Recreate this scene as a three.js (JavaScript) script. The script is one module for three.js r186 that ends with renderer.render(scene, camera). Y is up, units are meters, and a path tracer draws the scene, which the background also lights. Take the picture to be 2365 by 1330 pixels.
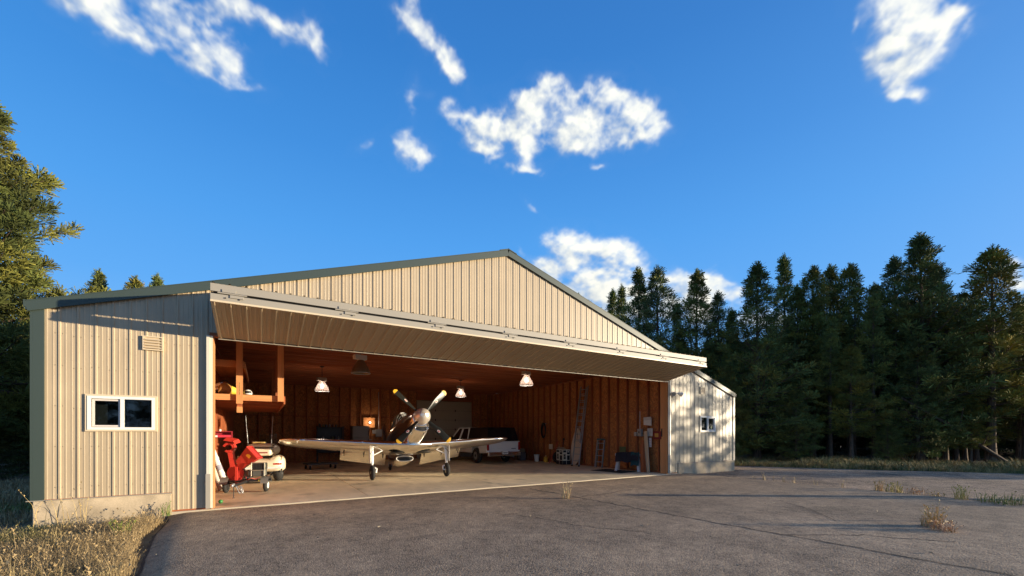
import * as THREE from 'three';
import { mergeGeometries } from 'three/addons/utils/BufferGeometryUtils.js';
import { RoundedBoxGeometry } from 'three/addons/geometries/RoundedBoxGeometry.js';

// ------------------------------------------------------------------ camera, sky, sun, exposure
const scene = new THREE.Scene();
const camera = new THREE.PerspectiveCamera(69.42, 2365 / 1330, 0.1, 1500);
camera.position.set(0.857, 1.5, 10.15);
camera.rotation.y = -31.107 * Math.PI / 180;
camera.setViewOffset(2365, 1330, 0, -335, 2365, 1330);   // level camera, lens shifted up
scene.add(camera);
const renderer = new THREE.WebGLRenderer({ antialias: true });
renderer.toneMapping = THREE.LinearToneMapping;
renderer.toneMappingExposure = 1.75;
renderer.shadowMap.enabled = true;

const SUN_EL = 5.5 * Math.PI / 180;
const SUN = new THREE.Vector3(0.828 * Math.cos(SUN_EL), Math.sin(SUN_EL), 0.561 * Math.cos(SUN_EL)).normalize();
const sun = new THREE.DirectionalLight(new THREE.Color().setRGB(1.0, 0.84, 0.60), 5.0);
sun.position.copy(SUN).multiplyScalar(90).add(new THREE.Vector3(8, 0, -4));
sun.target.position.set(8, 0, -4);
sun.castShadow = true; sun.shadow.mapSize.set(4096, 4096); sun.shadow.radius = 1;
Object.assign(sun.shadow.camera, { left: -45, right: 45, top: 30, bottom: -30, near: 1, far: 220 });
scene.add(sun, sun.target);

// ------------------------------------------------------------------ random numbers and noise
function rng(seed) { let a = seed >>> 0; return () => { a = (a + 0x6D2B79F5) | 0; let t = Math.imul(a ^ (a >>> 15), 1 | a); t = (t + Math.imul(t ^ (t >>> 7), 61 | t)) ^ t; return ((t ^ (t >>> 14)) >>> 0) / 4294967296; }; }
const hash = (x, y, s) => { let h = Math.imul(x | 0, 374761393) ^ Math.imul(y | 0, 668265263) ^ Math.imul(s | 0, 2147483647 - 5005); h = Math.imul(h ^ (h >>> 13), 1274126177); h = Math.imul(h ^ (h >>> 15), 2246822519); return ((h ^ (h >>> 16)) >>> 0) / 4294967296; };
const sm = t => t * t * (3 - 2 * t);
function vn(x, y, s = 0, px = 0, py = px) {               // value noise, tiling after px by py cells when given
  const xi = Math.floor(x), yi = Math.floor(y), fx = sm(x - xi), fy = sm(y - yi);
  const w = (v, p) => p ? ((v % p) + p) % p : v;
  const a = hash(w(xi, px), w(yi, py), s), b = hash(w(xi + 1, px), w(yi, py), s), c = hash(w(xi, px), w(yi + 1, py), s), d = hash(w(xi + 1, px), w(yi + 1, py), s);
  return a + (b - a) * fx + (c - a) * fy + (a - b - c + d) * fx * fy;
}
function fbm(x, y, o, s = 0, px = 0, py = px) { let v = 0, a = 0.5, n = 0; for (let i = 0; i < o; i++) { v += a * vn(x, y, s + i * 17, px, py); n += a; a *= 0.5; x *= 2; y *= 2; px *= 2; py *= 2; } return v / n; }
const clamp = (v, a = 0, b = 1) => v < a ? a : v > b ? b : v;
const sstep = (a, b, x) => sm(clamp((x - a) / (b - a)));
const lerp = (a, b, t) => a + (b - a) * t;
const mix3 = (a, b, t) => [lerp(a[0], b[0], t), lerp(a[1], b[1], t), lerp(a[2], b[2], t)];

// ------------------------------------------------------------------ the sky: air and clouds by direction (azimuth from the hangar's depth axis, elevation)
// each puff: azimuth, elevation, two half axes (in degrees) and a weight
const PUFFS = [[-13.7,36.2,3,0.4,-0.4,-1.3,0.9],[-11.5,36.5,3.9,0.1,-0.7,-1.7,1.3],[-8.1,36.9,3.8,-0.2,-1,-2,1.4],[-5.1,37,2.6,0.1,-0.7,-1.8,1.4],[-3.7,36,1.4,-0.7,-0.9,-1,1.1],[-1.9,35.1,2.4,-0.1,-0.2,-0.5,1],[-2.7,40.5,2.4,0.2,-0.4,-0.8,0.7],[0.7,40.5,2.2,-0.2,-0.7,-1,0.7],[3.9,40.5,2.9,0.4,-0.3,-1.3,0.8],[6.5,40.3,1,0.2,0,-1.5,0.7],[-5.5,38.8,1.9,0.1,-0.3,-0.8,0.6],[-15.7,35.5,1.7,0.4,-0.1,-0.5,0.5],[16.6,44.4,1.6,0.4,0.8,-1.5,0.8],[19.5,42.7,2.4,-1.4,-1.1,-0.7,0.8],[22.1,41.5,1.8,-1.4,-1,-0.5,0.8],[23.5,40.6,0.7,-0.7,-0.9,-0.4,0.7],[16.4,45,1.7,0.2,0,-0.4,0.6],[17.6,38.1,1,0.1,-0.3,-1.9,0.6],[19.8,38.8,1.3,0.1,0,-0.5,0.4],[11.5,33.1,1.3,0.5,0.3,-0.6,0.6],[17.2,33.5,2.2,-0.7,-1,-1.4,0.7],[18.9,33.1,1.6,0.1,0,-0.9,0.8],[15.5,34.3,1.1,0.1,0,-0.9,0.4],[36.6,39.7,2.2,-0.1,0,-1.3,0.9],[33,39.3,1.3,-0,0,-0.9,0.7],[38.1,37.6,4.9,-0.4,-0,-1.9,1.1],[26.8,36.2,4.5,-1,-0.9,-1.7,0.8],[30.4,34.9,5.2,-1,-0.6,-1.7,0.9],[34.5,36.4,5,-0.2,-0,-2.2,0.9],[43.9,37.5,3.8,-0.9,-0.5,-2,1.2],[46.4,35.9,4.1,-0.6,0,-2.1,1.2],[42.4,34.6,4.5,-0.5,0,-1.3,1.1],[23.8,36.8,2.2,-0.4,-0.4,-0.7,0.7],[49.7,34.7,1.9,-0.3,0,-1.1,0.8],[39.8,35.8,4,-0.4,0,-2,1.1],[28,33.9,1.7,-0.4,-0.4,-0.8,0.8],[31.9,32.3,2.4,-0.2,-0.1,-0.7,0.9],[33.9,32,0.9,-0.4,-0.4,-0.4,0.7],[43,32,1.4,-0.1,0,-0.3,0.8],[34.1,28.5,1,-0.8,-0.4,-0.3,0.6],[32.4,23.9,0.8,-0.6,-0.3,-0.3,0.3],[75.4,36.4,3.3,-2.1,-0.2,-1.1,1.3],[75.1,34.9,2.5,-1.4,-0.2,-1.8,1.4],[74.5,33.4,1.9,0.2,0.8,-1.8,1.3],[73.5,32.7,1.3,0,0.3,-0.9,1],[74,31.2,1.4,-0.6,0,-0.6,0.9],[74.7,30.2,1.4,-0.3,0.1,-0.5,0.9],[78.3,35,1.2,-0.3,0.1,-0.5,0.8],[71,36.9,0.5,-0.2,0,-1,0.5],[77.2,33.6,0.5,-0.5,-0.4,-0.9,0.5],[72.5,34.8,1,-0.4,0,-0.6,0.4],[37.2,24.3,2.1,-0.4,-0.3,-1.3,1],[40.7,23.6,3.1,-0.7,-0.3,-1.7,1.2],[45,22,3.4,-0.3,0,-2.1,1.3],[42.7,20.2,4.5,-0.4,-0,-2.4,1.3],[46.1,18.9,3.3,-0.3,0,-2.9,1.2],[35.1,21.5,2.1,-0.7,-0.4,-1.1,1.1],[38.1,19.9,3.1,-1.6,-0.7,-1.1,1.1],[42.2,17.1,4.5,-1,-0.4,-2.1,1.1],[52.6,18.7,2.3,-0.7,-0.2,-1.2,1.2],[54.1,16.6,3.9,-0.5,0,-2,1.1],[56.8,18.2,1.9,-0.6,-0.2,-1,1.1],[58.5,17,1.8,-0.6,-0.2,-1,1.1],[49.4,15.5,7.7,-0.8,0,-2.1,1],[62.1,13.1,5,-0.7,0,-1.5,0.7],[81.2,14.5,1.3,-0,0.1,-0.7,1.1],[79.4,14.6,0.6,-0.2,0,-0.4,0.8],[81.7,13,0.9,-0.3,0,-0.9,0.9],[78.2,13.8,0.4,-0.1,0,-0.3,0.5]];
function skyTexture(W, H) {
  const data = new Float32Array(W * H * 4);
  const stops = [[-90, [0.20, 0.20, 0.19]], [-3, [0.20, 0.26, 0.34]], [0, [0.30, 0.46, 0.69]], [8, [0.160, 0.372, 0.72]], [16, [0.090, 0.302, 0.70]], [24, [0.062, 0.258, 0.65]], [32, [0.042, 0.205, 0.565]], [42, [0.027, 0.155, 0.47]], [60, [0.017, 0.10, 0.34]], [90, [0.011, 0.07, 0.26]]];
  const air = el => { for (let i = 1; i < stops.length; i++) if (el <= stops[i][0]) { const t = (el - stops[i - 1][0]) / (stops[i][0] - stops[i - 1][0]); return mix3(stops[i - 1][1], stops[i][1], t); } return stops[stops.length - 1][1]; };
  const P = PUFFS.map(([a, e, ax, ay, bx, by, w]) => { const det = ax * by - ay * bx; return { a, e, w, m: [by / det, -bx / det, -ay / det, ax / det], r: 2.35 * Math.max(Math.hypot(ax, ay), Math.hypot(bx, by)) }; });
  const dens = (az, el) => {
    let sum = (az < -19 || az > 88 || el > 48.5) ? 1.1 * sstep(0.57, 0.80, fbm(az * 0.06 + 7, el * 0.09, 3, 91)) * Math.max(sstep(-19, -30, az), sstep(88, 98, az), sstep(48.5, 53, el)) : 0;
    const out = az < -24 || az > 92 || el > 53; if (out && sum <= 0) return 0;
    const wx = (fbm(az * 0.45, el * 0.6, 4, 3) - 0.5) * 1.9, wy = (fbm(az * 0.45 + 40, el * 0.6, 4, 9) - 0.5) * 1.5;
    const A = az + wx, E = el + wy;
    if (!out) for (const p of P) {
      const dx = A - p.a, dy = E - p.e;
      if (Math.abs(dx) > p.r || Math.abs(dy) > p.r) continue;
      const x = p.m[0] * dx + p.m[1] * dy, y = p.m[2] * dx + p.m[3] * dy, q = x * x + y * y;
      if (q < 5.5) sum += p.w * Math.exp(-0.95 * q);
    }
    if (sum < 0.03) return 0;
    const veil = 0.16 * sstep(0.04, 0.7, sum) * sstep(0.34, 0.62, fbm(az * 0.5 + 11, el * 0.8, 4, 44));
    const S = Math.min(sum, 1.1), n = fbm(az * 0.36 + wx * 0.25, el * 0.55 + wy * 0.2, 5, 21), f = fbm(az * 1.0 + wy * 0.8, el * 1.4 + wx * 0.6, 5, 63);
    return Math.max(veil, S * 0.98 + Math.sqrt(S) * (1.65 * (n - 0.5) + 0.75 * (f - 0.5)) - 0.27);
  };
  for (let j = 0; j < H; j++) {
    const el = ((j + 0.5) / H - 0.5) * 180, base = air(el), ce = Math.cos(el * Math.PI / 180), se = Math.sin(el * Math.PI / 180);
    for (let i = 0; i < W; i++) {
      const ph = ((i + 0.5) / W - 0.5) * 2 * Math.PI, x = Math.cos(ph) * ce, z = Math.sin(ph) * ce;
      const g = Math.acos(clamp(x * SUN.x + se * SUN.y + z * SUN.z, -1, 1)) * 180 / Math.PI;
      const glow = el > -2 ? 1.6 * Math.exp(-g / 9) + 0.12 * Math.exp(-g / 26) : 0;
      let c = [base[0] + glow * 1.0, base[1] + glow * 0.72, base[2] + glow * 0.42];
      const az = Math.atan2(x, -z) * 180 / Math.PI;
      if (el > 9 && el < 80) {
        const d = dens(az, el);
        if (d > 0) {
          const al = Math.pow(sstep(-0.08, 1.22, d), 1.25);
          const up = dens(az + 1.2, el + 0.5), up2 = dens(az + 2.6, el + 1.1);
          const lit = clamp(0.74 + 0.75 * (d - 0.62 * up - 0.55 * up2) + 0.35 * (fbm(az * 0.8, el * 1.1, 4, 55) - 0.5) - 0.22 * sstep(0.75, 0.1, d));
          const low = sstep(26, 14, el) * 0.20;
          const col = mix3([0.33, 0.39, 0.50], [0.80, 0.78 - low * 0.10, 0.74 - low * 0.28], clamp(lit));
          c = mix3(c, col, clamp(al * 0.98));
        }
      }
      const o = (j * W + i) * 4;
      data[o] = c[0] * 0.78; data[o + 1] = c[1] * 0.80; data[o + 2] = c[2] * 0.765; data[o + 3] = 1;
    }
  }
  const t = new THREE.DataTexture(data, W, H, THREE.RGBAFormat, THREE.FloatType);
  t.mapping = THREE.EquirectangularReflectionMapping; t.magFilter = t.minFilter = THREE.LinearFilter; t.wrapS = THREE.RepeatWrapping; t.needsUpdate = true;
  return t;
}
const sky = skyTexture(4096, 2048);
scene.background = sky; scene.environment = sky;

// ------------------------------------------------------------------ names, things, parts
const used = {};
function numbered(n) { const k = used[n] = (used[n] || 0) + 1; return k === 1 ? n : `${n}_${String(k - 1).padStart(3, '0')}`; }
function tag(o, label, category, group) { o.userData.label = label; o.userData.category = category; if (group) o.userData.group = group; return o; }
function thing(name, label, category, [x, y, z] = [0, 0, 0], turn = 0, group) { const o = new THREE.Group(); o.name = numbered(name); o.position.set(x, y, z); o.rotation.y = turn; scene.add(o); return tag(o, label, category, group); }
function part(name, geo, mat, parent, label) { const m = new THREE.Mesh(geo, mat); m.name = name; m.castShadow = m.receiveShadow = true; if (label) m.userData.label = label; parent.add(m); return m; }
function solo(name, label, category, geo, mat, pos, turn = 0, group) { const m = new THREE.Mesh(geo, mat); m.name = numbered(name); m.castShadow = m.receiveShadow = true; if (pos) m.position.set(...pos); m.rotation.y = turn; scene.add(m); return tag(m, label, category, group); }
function struct(name, geo, mat) { const m = new THREE.Mesh(geo, mat); m.name = name; m.receiveShadow = m.castShadow = true; m.userData.kind = 'structure'; scene.add(m); return m; }
function copyOf(o, pos, turn, scale, label) { const c = o.clone(); c.name = numbered(o.name.replace(/_\d{3}$/, '')); c.userData = { ...o.userData }; if (label) c.userData.label = label; c.position.set(...pos); c.rotation.y = turn; if (scale) c.scale.set(...[scale].flat().length === 3 ? scale : [scale, scale, scale]); scene.add(c); return c; }

// ------------------------------------------------------------------ geometry helpers
const V = (x, y, z) => new THREE.Vector3(x, y, z);
function clean(g) { let q = g.index ? g.toNonIndexed() : g; for (const k of Object.keys(q.attributes)) if (!['position', 'normal', 'uv', 'color'].includes(k)) q.deleteAttribute(k); if (!q.attributes.normal) q.computeVertexNormals(); if (!q.attributes.uv) q.setAttribute('uv', new THREE.BufferAttribute(new Float32Array(q.attributes.position.count * 2), 2)); return q; }
function mg(...gs) { const l = gs.flat().map(clean); if (l.some(g => !g.attributes.color)) l.forEach(g => g.deleteAttribute('color')); return mergeGeometries(l); }
// uv in metres; long = axis (0, 1, 2) along which the grain runs
function uvm(g, long = 1, off = 0) {
  const q = clean(g), p = q.attributes.position, uv = new Float32Array(p.count * 2), a = V(), b = V(), c = V(), n = V();
  for (let i = 0; i < p.count; i += 3) {
    a.fromBufferAttribute(p, i); b.fromBufferAttribute(p, i + 1); c.fromBufferAttribute(p, i + 2);
    n.copy(b).sub(a).cross(c.clone().sub(a));
    const w = [Math.abs(n.x), Math.abs(n.y), Math.abs(n.z)], m = w.indexOf(Math.max(...w)), rest = [0, 1, 2].filter(k => k !== m);
    const vAx = rest.includes(long) ? long : rest[1], uAx = rest.find(k => k !== vAx);
    [a, b, c].forEach((v, k) => { uv[(i + k) * 2] = v.getComponent(uAx) + off; uv[(i + k) * 2 + 1] = v.getComponent(vAx) + off * 1.7; });
  }
  q.setAttribute('uv', new THREE.BufferAttribute(uv, 2));
  return q;
}
const longest = (w, h, d) => w >= h && w >= d ? 0 : h >= d ? 1 : 2;
let boxCount = 0;
const bx = (w, h, d, x = 0, y = 0, z = 0) => uvm(new THREE.BoxGeometry(w, h, d).translate(x, y, z), longest(w, h, d), (boxCount++ * 0.377) % 5);
const bb = (x0, x1, y0, y1, z0, z1) => bx(x1 - x0, y1 - y0, z1 - z0, (x0 + x1) / 2, (y0 + y1) / 2, (z0 + z1) / 2);
const rb = (w, h, d, r, x = 0, y = 0, z = 0, s = 2) => uvm(new RoundedBoxGeometry(w, h, d, s, r).translate(x, y, z), longest(w, h, d), (boxCount++ * 0.377) % 5);
const cyl = (r0, r1, h, x = 0, y = 0, z = 0, seg = 16) => clean(new THREE.CylinderGeometry(r1, r0, h, seg).translate(x, y, z));
function rod(p, q, r0, r1 = r0, seg = 8) { const d = q.clone().sub(p), g = new THREE.CylinderGeometry(r1, r0, d.length(), seg); g.applyQuaternion(new THREE.Quaternion().setFromUnitVectors(V(0, 1, 0), d.clone().normalize())); const m = p.clone().add(q).multiplyScalar(0.5); return clean(g.translate(m.x, m.y, m.z)); }
function beam(p, q, w, h, roll = V(0, 1, 0)) { const d = q.clone().sub(p), L = d.length(), z = d.normalize(), x = roll.clone().cross(z).normalize(), y = z.clone().cross(x); const g = bx(w, h, L); g.applyMatrix4(new THREE.Matrix4().makeBasis(x, y, z)); const m = p.clone().add(q).multiplyScalar(0.5); return g.translate(m.x, m.y, m.z); }
const tubeAlong = (pts, r, n = 24, seg = 6) => clean(new THREE.TubeGeometry(new THREE.CatmullRomCurve3(pts), n, r, seg, false));
const xf = (g, { s, r, t }) => { if (s) g.scale(...[s].flat().length === 3 ? s : [s, s, s]); if (r) { g.rotateX(r[0]); g.rotateY(r[1]); g.rotateZ(r[2]); } if (t) g.translate(...t); return g; };
function loft(rings, { cap0 = true, cap1 = true, closed = true, smooth = true } = {}) {      // rings of equal length; skin between them
  const n = rings[0].length, pos = [], uv = [], idx = [];
  rings.forEach((r, i) => r.forEach((p, j) => { pos.push(p.x, p.y, p.z); uv.push(j / n, i / (rings.length - 1)); }));
  const m = closed ? n : n - 1;
  for (let i = 0; i < rings.length - 1; i++) for (let j = 0; j < m; j++) { const a = i * n + j, b = i * n + (j + 1) % n, c = a + n, d = b + n; idx.push(a, b, d, a, d, c); }
  const g = new THREE.BufferGeometry(); g.setAttribute('position', new THREE.Float32BufferAttribute(pos, 3)); g.setAttribute('uv', new THREE.Float32BufferAttribute(uv, 2)); g.setIndex(idx); g.computeVertexNormals();
  const out = [smooth ? clean(g) : (() => { const q = g.toNonIndexed(); q.deleteAttribute('normal'); q.computeVertexNormals(); return clean(q); })()];
  const cap = (r, flip) => { const c = r.reduce((s, p) => s.add(p), V()).multiplyScalar(1 / n), t = []; for (let j = 0; j < n; j++) { const a = r[j], b = r[(j + 1) % n]; t.push(c, ...(flip ? [b, a] : [a, b])); } const q = new THREE.BufferGeometry().setFromPoints(t); q.computeVertexNormals(); return clean(q); };
  if (cap0) out.push(cap(rings[0], true)); if (cap1) out.push(cap(rings[rings.length - 1], false));
  return mg(out);
}
function extrude(pts, depth, bevel = 0, holes = []) { const s = new THREE.Shape(pts.map(p => new THREE.Vector2(...p))); for (const h of holes) s.holes.push(new THREE.Path(h.map(p => new THREE.Vector2(...p)))); return clean(new THREE.ExtrudeGeometry(s, { depth: depth - 2 * bevel, bevelEnabled: bevel > 0, bevelThickness: bevel, bevelSize: bevel, bevelOffset: -bevel, bevelSegments: 2, curveSegments: 8 }).translate(0, 0, -depth / 2 + bevel)); }

// ------------------------------------------------------------------ textures (what surfaces are made of) and materials
function tex(N, M, fn, rep = 1, srgb = true) {          // fn(u, v) -> linear [r, g, b] (or a height), u and v in 0..1 and tiling
  const d = new Uint8Array(N * M * 4), e = c => { c = clamp(c); return 255 * (srgb ? (c <= 0.0031308 ? c * 12.92 : 1.055 * Math.pow(c, 1 / 2.4) - 0.055) : c); };
  for (let j = 0; j < M; j++) for (let i = 0; i < N; i++) { let c = fn(i / N, j / M); if (typeof c === 'number') c = [c, c, c]; const o = (j * N + i) * 4; d[o] = e(c[0]); d[o + 1] = e(c[1]); d[o + 2] = e(c[2]); d[o + 3] = 255; }
  const t = new THREE.DataTexture(d, N, M, THREE.RGBAFormat); t.wrapS = t.wrapT = THREE.RepeatWrapping; t.magFilter = THREE.LinearFilter; t.minFilter = THREE.LinearMipmapLinearFilter; t.generateMipmaps = true;
  if (srgb) t.colorSpace = THREE.SRGBColorSpace; t.repeat.set(...[rep].flat().length === 2 ? rep : [rep, rep]); t.needsUpdate = true; return t;
}
const rgb = (r, g, b) => new THREE.Color().setRGB(r, g, b);
const mat = (c, roughness = 0.7, metalness = 0, more = {}) => new THREE.MeshStandardMaterial({ color: Array.isArray(c) ? rgb(...c) : c, roughness, metalness, side: THREE.DoubleSide, ...more });
const WHITE = rgb(1, 1, 1);
const woodFn = (base, dark, s, knots = 1) => (u, v) => {
  const w = fbm(u * 10, v * 2, 3, s, 10, 2) * 0.5, g = fbm(u * 64 + w * 6, v * 3, 3, s + 5, 64, 3), f = vn(u * 256, v * 8, s + 9, 256, 8);
  let t = clamp(0.25 + 0.9 * (g - 0.35) + 0.25 * (f - 0.5));
  const kx = vn(u * 6, v * 4, s + 31, 6, 4); if (knots && kx > 0.93) t = clamp(t + (kx - 0.93) * 9);
  const tone = 0.82 + 0.36 * fbm(u * 4, v * 2, 2, s + 77, 4, 2);
  return mix3(base, dark, t).map(c => c * tone);
};
const woodTex = tex(512, 512, woodFn([0.42, 0.130, 0.042], [0.20, 0.05, 0.015], 11), [1 / 0.6, 1 / 2.0]);
const postTex = tex(512, 512, woodFn([0.66, 0.31, 0.12], [0.46, 0.18, 0.06], 23), [1 / 0.5, 1 / 1.8]);
const osbTex = tex(1024, 1024, (() => {
  const r = rng(5), N = 1024, col = new Float32Array(N * N * 3), h = new Float32Array(N * N).fill(0.3);
  for (let k = 0; k < 5200; k++) {                      // strands laid over one another
    const cx = r() * N, cy = r() * N, a = (r() - 0.5) * 1.5 + (r() < 0.35 ? Math.PI / 2 : 0), L = 26 + r() * 46, w = 5 + r() * 9, t = 0.55 + r() * 0.75, ca = Math.cos(a), sa = Math.sin(a), red = 0.92 + r() * 0.16;
    for (let y = -L; y <= L; y++) for (let x = -w; x <= w; x++) {
      const px = ((Math.round(cx + x * ca - y * sa) % N) + N) % N, py = ((Math.round(cy + x * sa + y * ca) % N) + N) % N, o = py * N + px, edge = Math.abs(x) > w - 1 || Math.abs(y) > L - 1 ? 0.62 : 1;
      const q = t * edge * (0.93 + 0.14 * hash(Math.round(x), k, 3)); h[o] = q; col[o * 3] = 0.46 * q * red; col[o * 3 + 1] = 0.172 * q; col[o * 3 + 2] = 0.050 * q;
    }
  }
  return (u, v) => { const o = (Math.floor(v * N) * N + Math.floor(u * N)) * 3; return [col[o], col[o + 1], col[o + 2]]; };
})(), 1 / 1.6);
const asphaltFn = (u, v) => {
  const f = vn(u * 512, v * 512, 1, 512), f2 = vn(u * 256, v * 256, 2, 256), m = fbm(u * 32, v * 32, 4, 3, 32), L = fbm(u * 5, v * 5, 4, 4, 5);
  let t = 0.56 + 0.55 * (f - 0.5) + 0.38 * (f2 - 0.5) + 0.42 * (m - 0.5) + 0.35 * (L - 0.5);
  if (f > 0.93 && f2 > 0.5) t += 0.55;
  return [0.565 * t + 0.012, 0.380 * t + 0.009, 0.220 * t + 0.007];
};
const asphaltTex = tex(2048, 2048, asphaltFn, 1 / 4.2);
const asphaltBump = tex(1024, 1024, (u, v) => 0.5 * vn(u * 384, v * 384, 1, 384) + 0.3 * vn(u * 192, v * 192, 2, 192) + 0.2 * fbm(u * 24, v * 24, 3, 6, 24), 1 / 3.1, false);
const oldTex = tex(1024, 1024, (u, v) => { const f = vn(u * 256, v * 256, 8, 256), m = fbm(u * 24, v * 24, 4, 13, 24), L = fbm(u * 4, v * 4, 4, 14, 4); let t = 0.6 + 0.8 * (f - 0.5) + 0.6 * (m - 0.5) + 0.5 * (L - 0.5); if (f > 0.9) t += 0.7; return [0.45 * t, 0.31 * t, 0.20 * t]; }, 1 / 5.3);
const concreteTex = tex(1024, 1024, (u, v) => { const L = fbm(u * 4, v * 4, 5, 31, 4), m = fbm(u * 24, v * 9, 4, 33, 24, 9), f = vn(u * 400, v * 400, 35, 400); let t = 0.95 + 0.5 * (L - 0.5) + 0.3 * (m - 0.5) + 0.12 * (f - 0.5); const st = fbm(u * 7, v * 7, 4, 41, 7); if (st > 0.62) t -= (st - 0.62) * 1.6; return [0.76 * t, 0.61 * t, 0.39 * t]; }, 1 / 4.4);
const curbTex = tex(512, 512, (u, v) => { const L = fbm(u * 6, v * 6, 5, 51, 6), f = vn(u * 200, v * 200, 52, 200); let t = 0.8 + 0.6 * (L - 0.5) + 0.25 * (f - 0.5); return [0.54 * t, 0.43 * t, 0.29 * t]; }, 1 / 1.3);
const soilTex = tex(1024, 1024, (u, v) => { const L = fbm(u * 8, v * 8, 5, 61, 8), f = fbm(u * 120, v * 120, 3, 62, 120); const t = clamp(0.5 + 1.4 * (L - 0.5) + 0.8 * (f - 0.5)); return mix3([0.07, 0.05, 0.028], [0.23, 0.17, 0.085], t); }, 1 / 5.7);
const sidingTex = tex(512, 512, (u, v) => { const L = fbm(u * 5, v * 5, 4, 71, 5), f = vn(u * 220, v * 90, 72, 220, 90), st = fbm(u * 40, v * 3, 3, 73, 40, 3); const t = 0.97 + 0.22 * (L - 0.5) + 0.05 * (f - 0.5) + 0.08 * (st - 0.5); return [0.455 * t, 0.358 * t, 0.237 * t]; }, [1 / 2.1, 1 / 3.7]);
const barkTex = tex(256, 512, (u, v) => { const g = fbm(u * 12, v * 8, 4, 81, 12, 8), f = vn(u * 60, v * 30, 82, 60, 30); const t = clamp(0.45 + 1.5 * (g - 0.5) + 0.4 * (f - 0.5)); return mix3([0.035, 0.024, 0.017], [0.17, 0.11, 0.07], t); }, [3, 5]);
const metalRough = tex(512, 512, (u, v) => 0.22 + 0.22 * fbm(u * 8, v * 8, 4, 91, 8) + 0.10 * vn(u * 150, v * 12, 92, 150, 12), 1, false);

const M = {
  siding: mat(WHITE, 0.42, 0, { map: sidingTex }),
  green: mat([0.042, 0.060, 0.052], 0.5),
  trim: mat([0.62, 0.50, 0.34], 0.45),
  edge: mat([0.315, 0.285, 0.235], 0.55),
  steel: mat([0.40, 0.42, 0.43], 0.4, 0.6),
  darkSteel: mat([0.03, 0.03, 0.032], 0.5, 0.4),
  wood: mat(WHITE, 0.75, 0, { map: woodTex }),
  post: mat(WHITE, 0.75, 0, { map: postTex }),
  osb: mat(WHITE, 0.8, 0, { map: osbTex }),
  asphalt: mat(WHITE, 0.9, 0, { map: asphaltTex, bumpMap: asphaltBump, bumpScale: 0.006, vertexColors: true }),
  oldAsphalt: mat(WHITE, 0.95, 0, { map: oldTex, bumpMap: asphaltBump, bumpScale: 0.014, vertexColors: true }),
  tar: mat([0.022, 0.020, 0.019], 0.9),
  concrete: mat(WHITE, 0.8, 0, { map: concreteTex }),
  curb: mat(WHITE, 0.85, 0, { map: curbTex }),
  soil: mat(WHITE, 1, 0, { map: soilTex }),
  bark: mat(WHITE, 0.95, 0, { map: barkTex }),
  white: mat([0.80, 0.79, 0.76], 0.35),
  vinyl: mat([0.80, 0.77, 0.70], 0.4),
  black: mat([0.012, 0.012, 0.012], 0.45),
  rubber: mat([0.022, 0.021, 0.020], 0.85),
  glass: new THREE.MeshPhysicalMaterial({ color: rgb(0.75, 0.8, 0.8), roughness: 0.03, metalness: 0, transmission: 1, thickness: 0, ior: 1.5, side: THREE.DoubleSide }),
  aluminium: mat([0.86, 0.83, 0.78], 0.24, 1, { roughnessMap: metalRough, roughness: 0.55 }),
  chrome: mat([0.85, 0.85, 0.85], 0.12, 1),
  red: mat([0.56, 0.045, 0.030], 0.42),
  yellow: mat([0.75, 0.42, 0.03], 0.45),
};

// ------------------------------------------------------------------ ground, apron, old pavement, hangar floor
struct('ground', uvm(new THREE.PlaneGeometry(900, 900).rotateX(-Math.PI / 2).translate(0, -0.10, 0), 2), M.soil);
function sheet(xs, zs, xa, xb, y, tone) {               // a grid between two edges, with a coarse tone in its vertex colours
  const pos = [], col = [], uv = [], idx = [];
  zs.forEach(z => { for (let i = 0; i <= xs; i++) { const x = lerp(xa(z), xb(z), i / xs); pos.push(x, y(x, z), z); const t = tone(x, z); col.push(t, t * 0.995, t * 0.985); uv.push(x, z); } });
  for (let j = 0; j < zs.length - 1; j++) for (let i = 0; i < xs; i++) { const a = j * (xs + 1) + i, b = a + 1, c = a + xs + 1, d = c + 1; idx.push(a, c, b, b, c, d); }
  const g = new THREE.BufferGeometry(); g.setAttribute('position', new THREE.Float32BufferAttribute(pos, 3)); g.setAttribute('color', new THREE.Float32BufferAttribute(col, 3)); g.setAttribute('uv', new THREE.Float32BufferAttribute(uv, 2)); g.setIndex(idx); g.computeVertexNormals();
  return g;
}
const zsteps = (a, b, c) => { const z = []; let s = 0.12; for (let q = a; q < b; q += q < c ? 0.16 : (s *= 1.25)) z.push(q); z.push(b); return z; };
const edgeL = z => -0.58 + 0.30 * sstep(0.8, 5.0, z) + 0.07 * (fbm(z * 1.7, 3.3, 3, 5) - 0.5) - 0.05 * sstep(0.6, 0, z);
const apronY = (x, z) => -0.03 + 0.012 * (fbm(x * 0.35, z * 0.35, 3, 7) - 0.5) * sstep(0.0, 1.2, z) - 0.05 * sstep(0.25, 0.0, x - edgeL(z)) - 0.012 * sstep(0.15, 0, 14.9 - x);
const stain = (x, z) => { let s = 0; for (const [a, b, r] of [[5.2, 4.2, 0.7], [5.9, 5.3, 0.5], [3.4, 2.2, 0.6], [8.9, 3.4, 0.45], [10.6, 6.1, 0.8], [2.2, 5.0, 0.5], [7.0, 1.2, 0.6]]) s += 0.30 * Math.exp(-((x - a) ** 2 + (z - b) ** 2 * 1.6) / (r * r)) * sstep(0.3, 0.65, fbm(x * 2.2, z * 2.2, 4, a * 10)); return s; };
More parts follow.
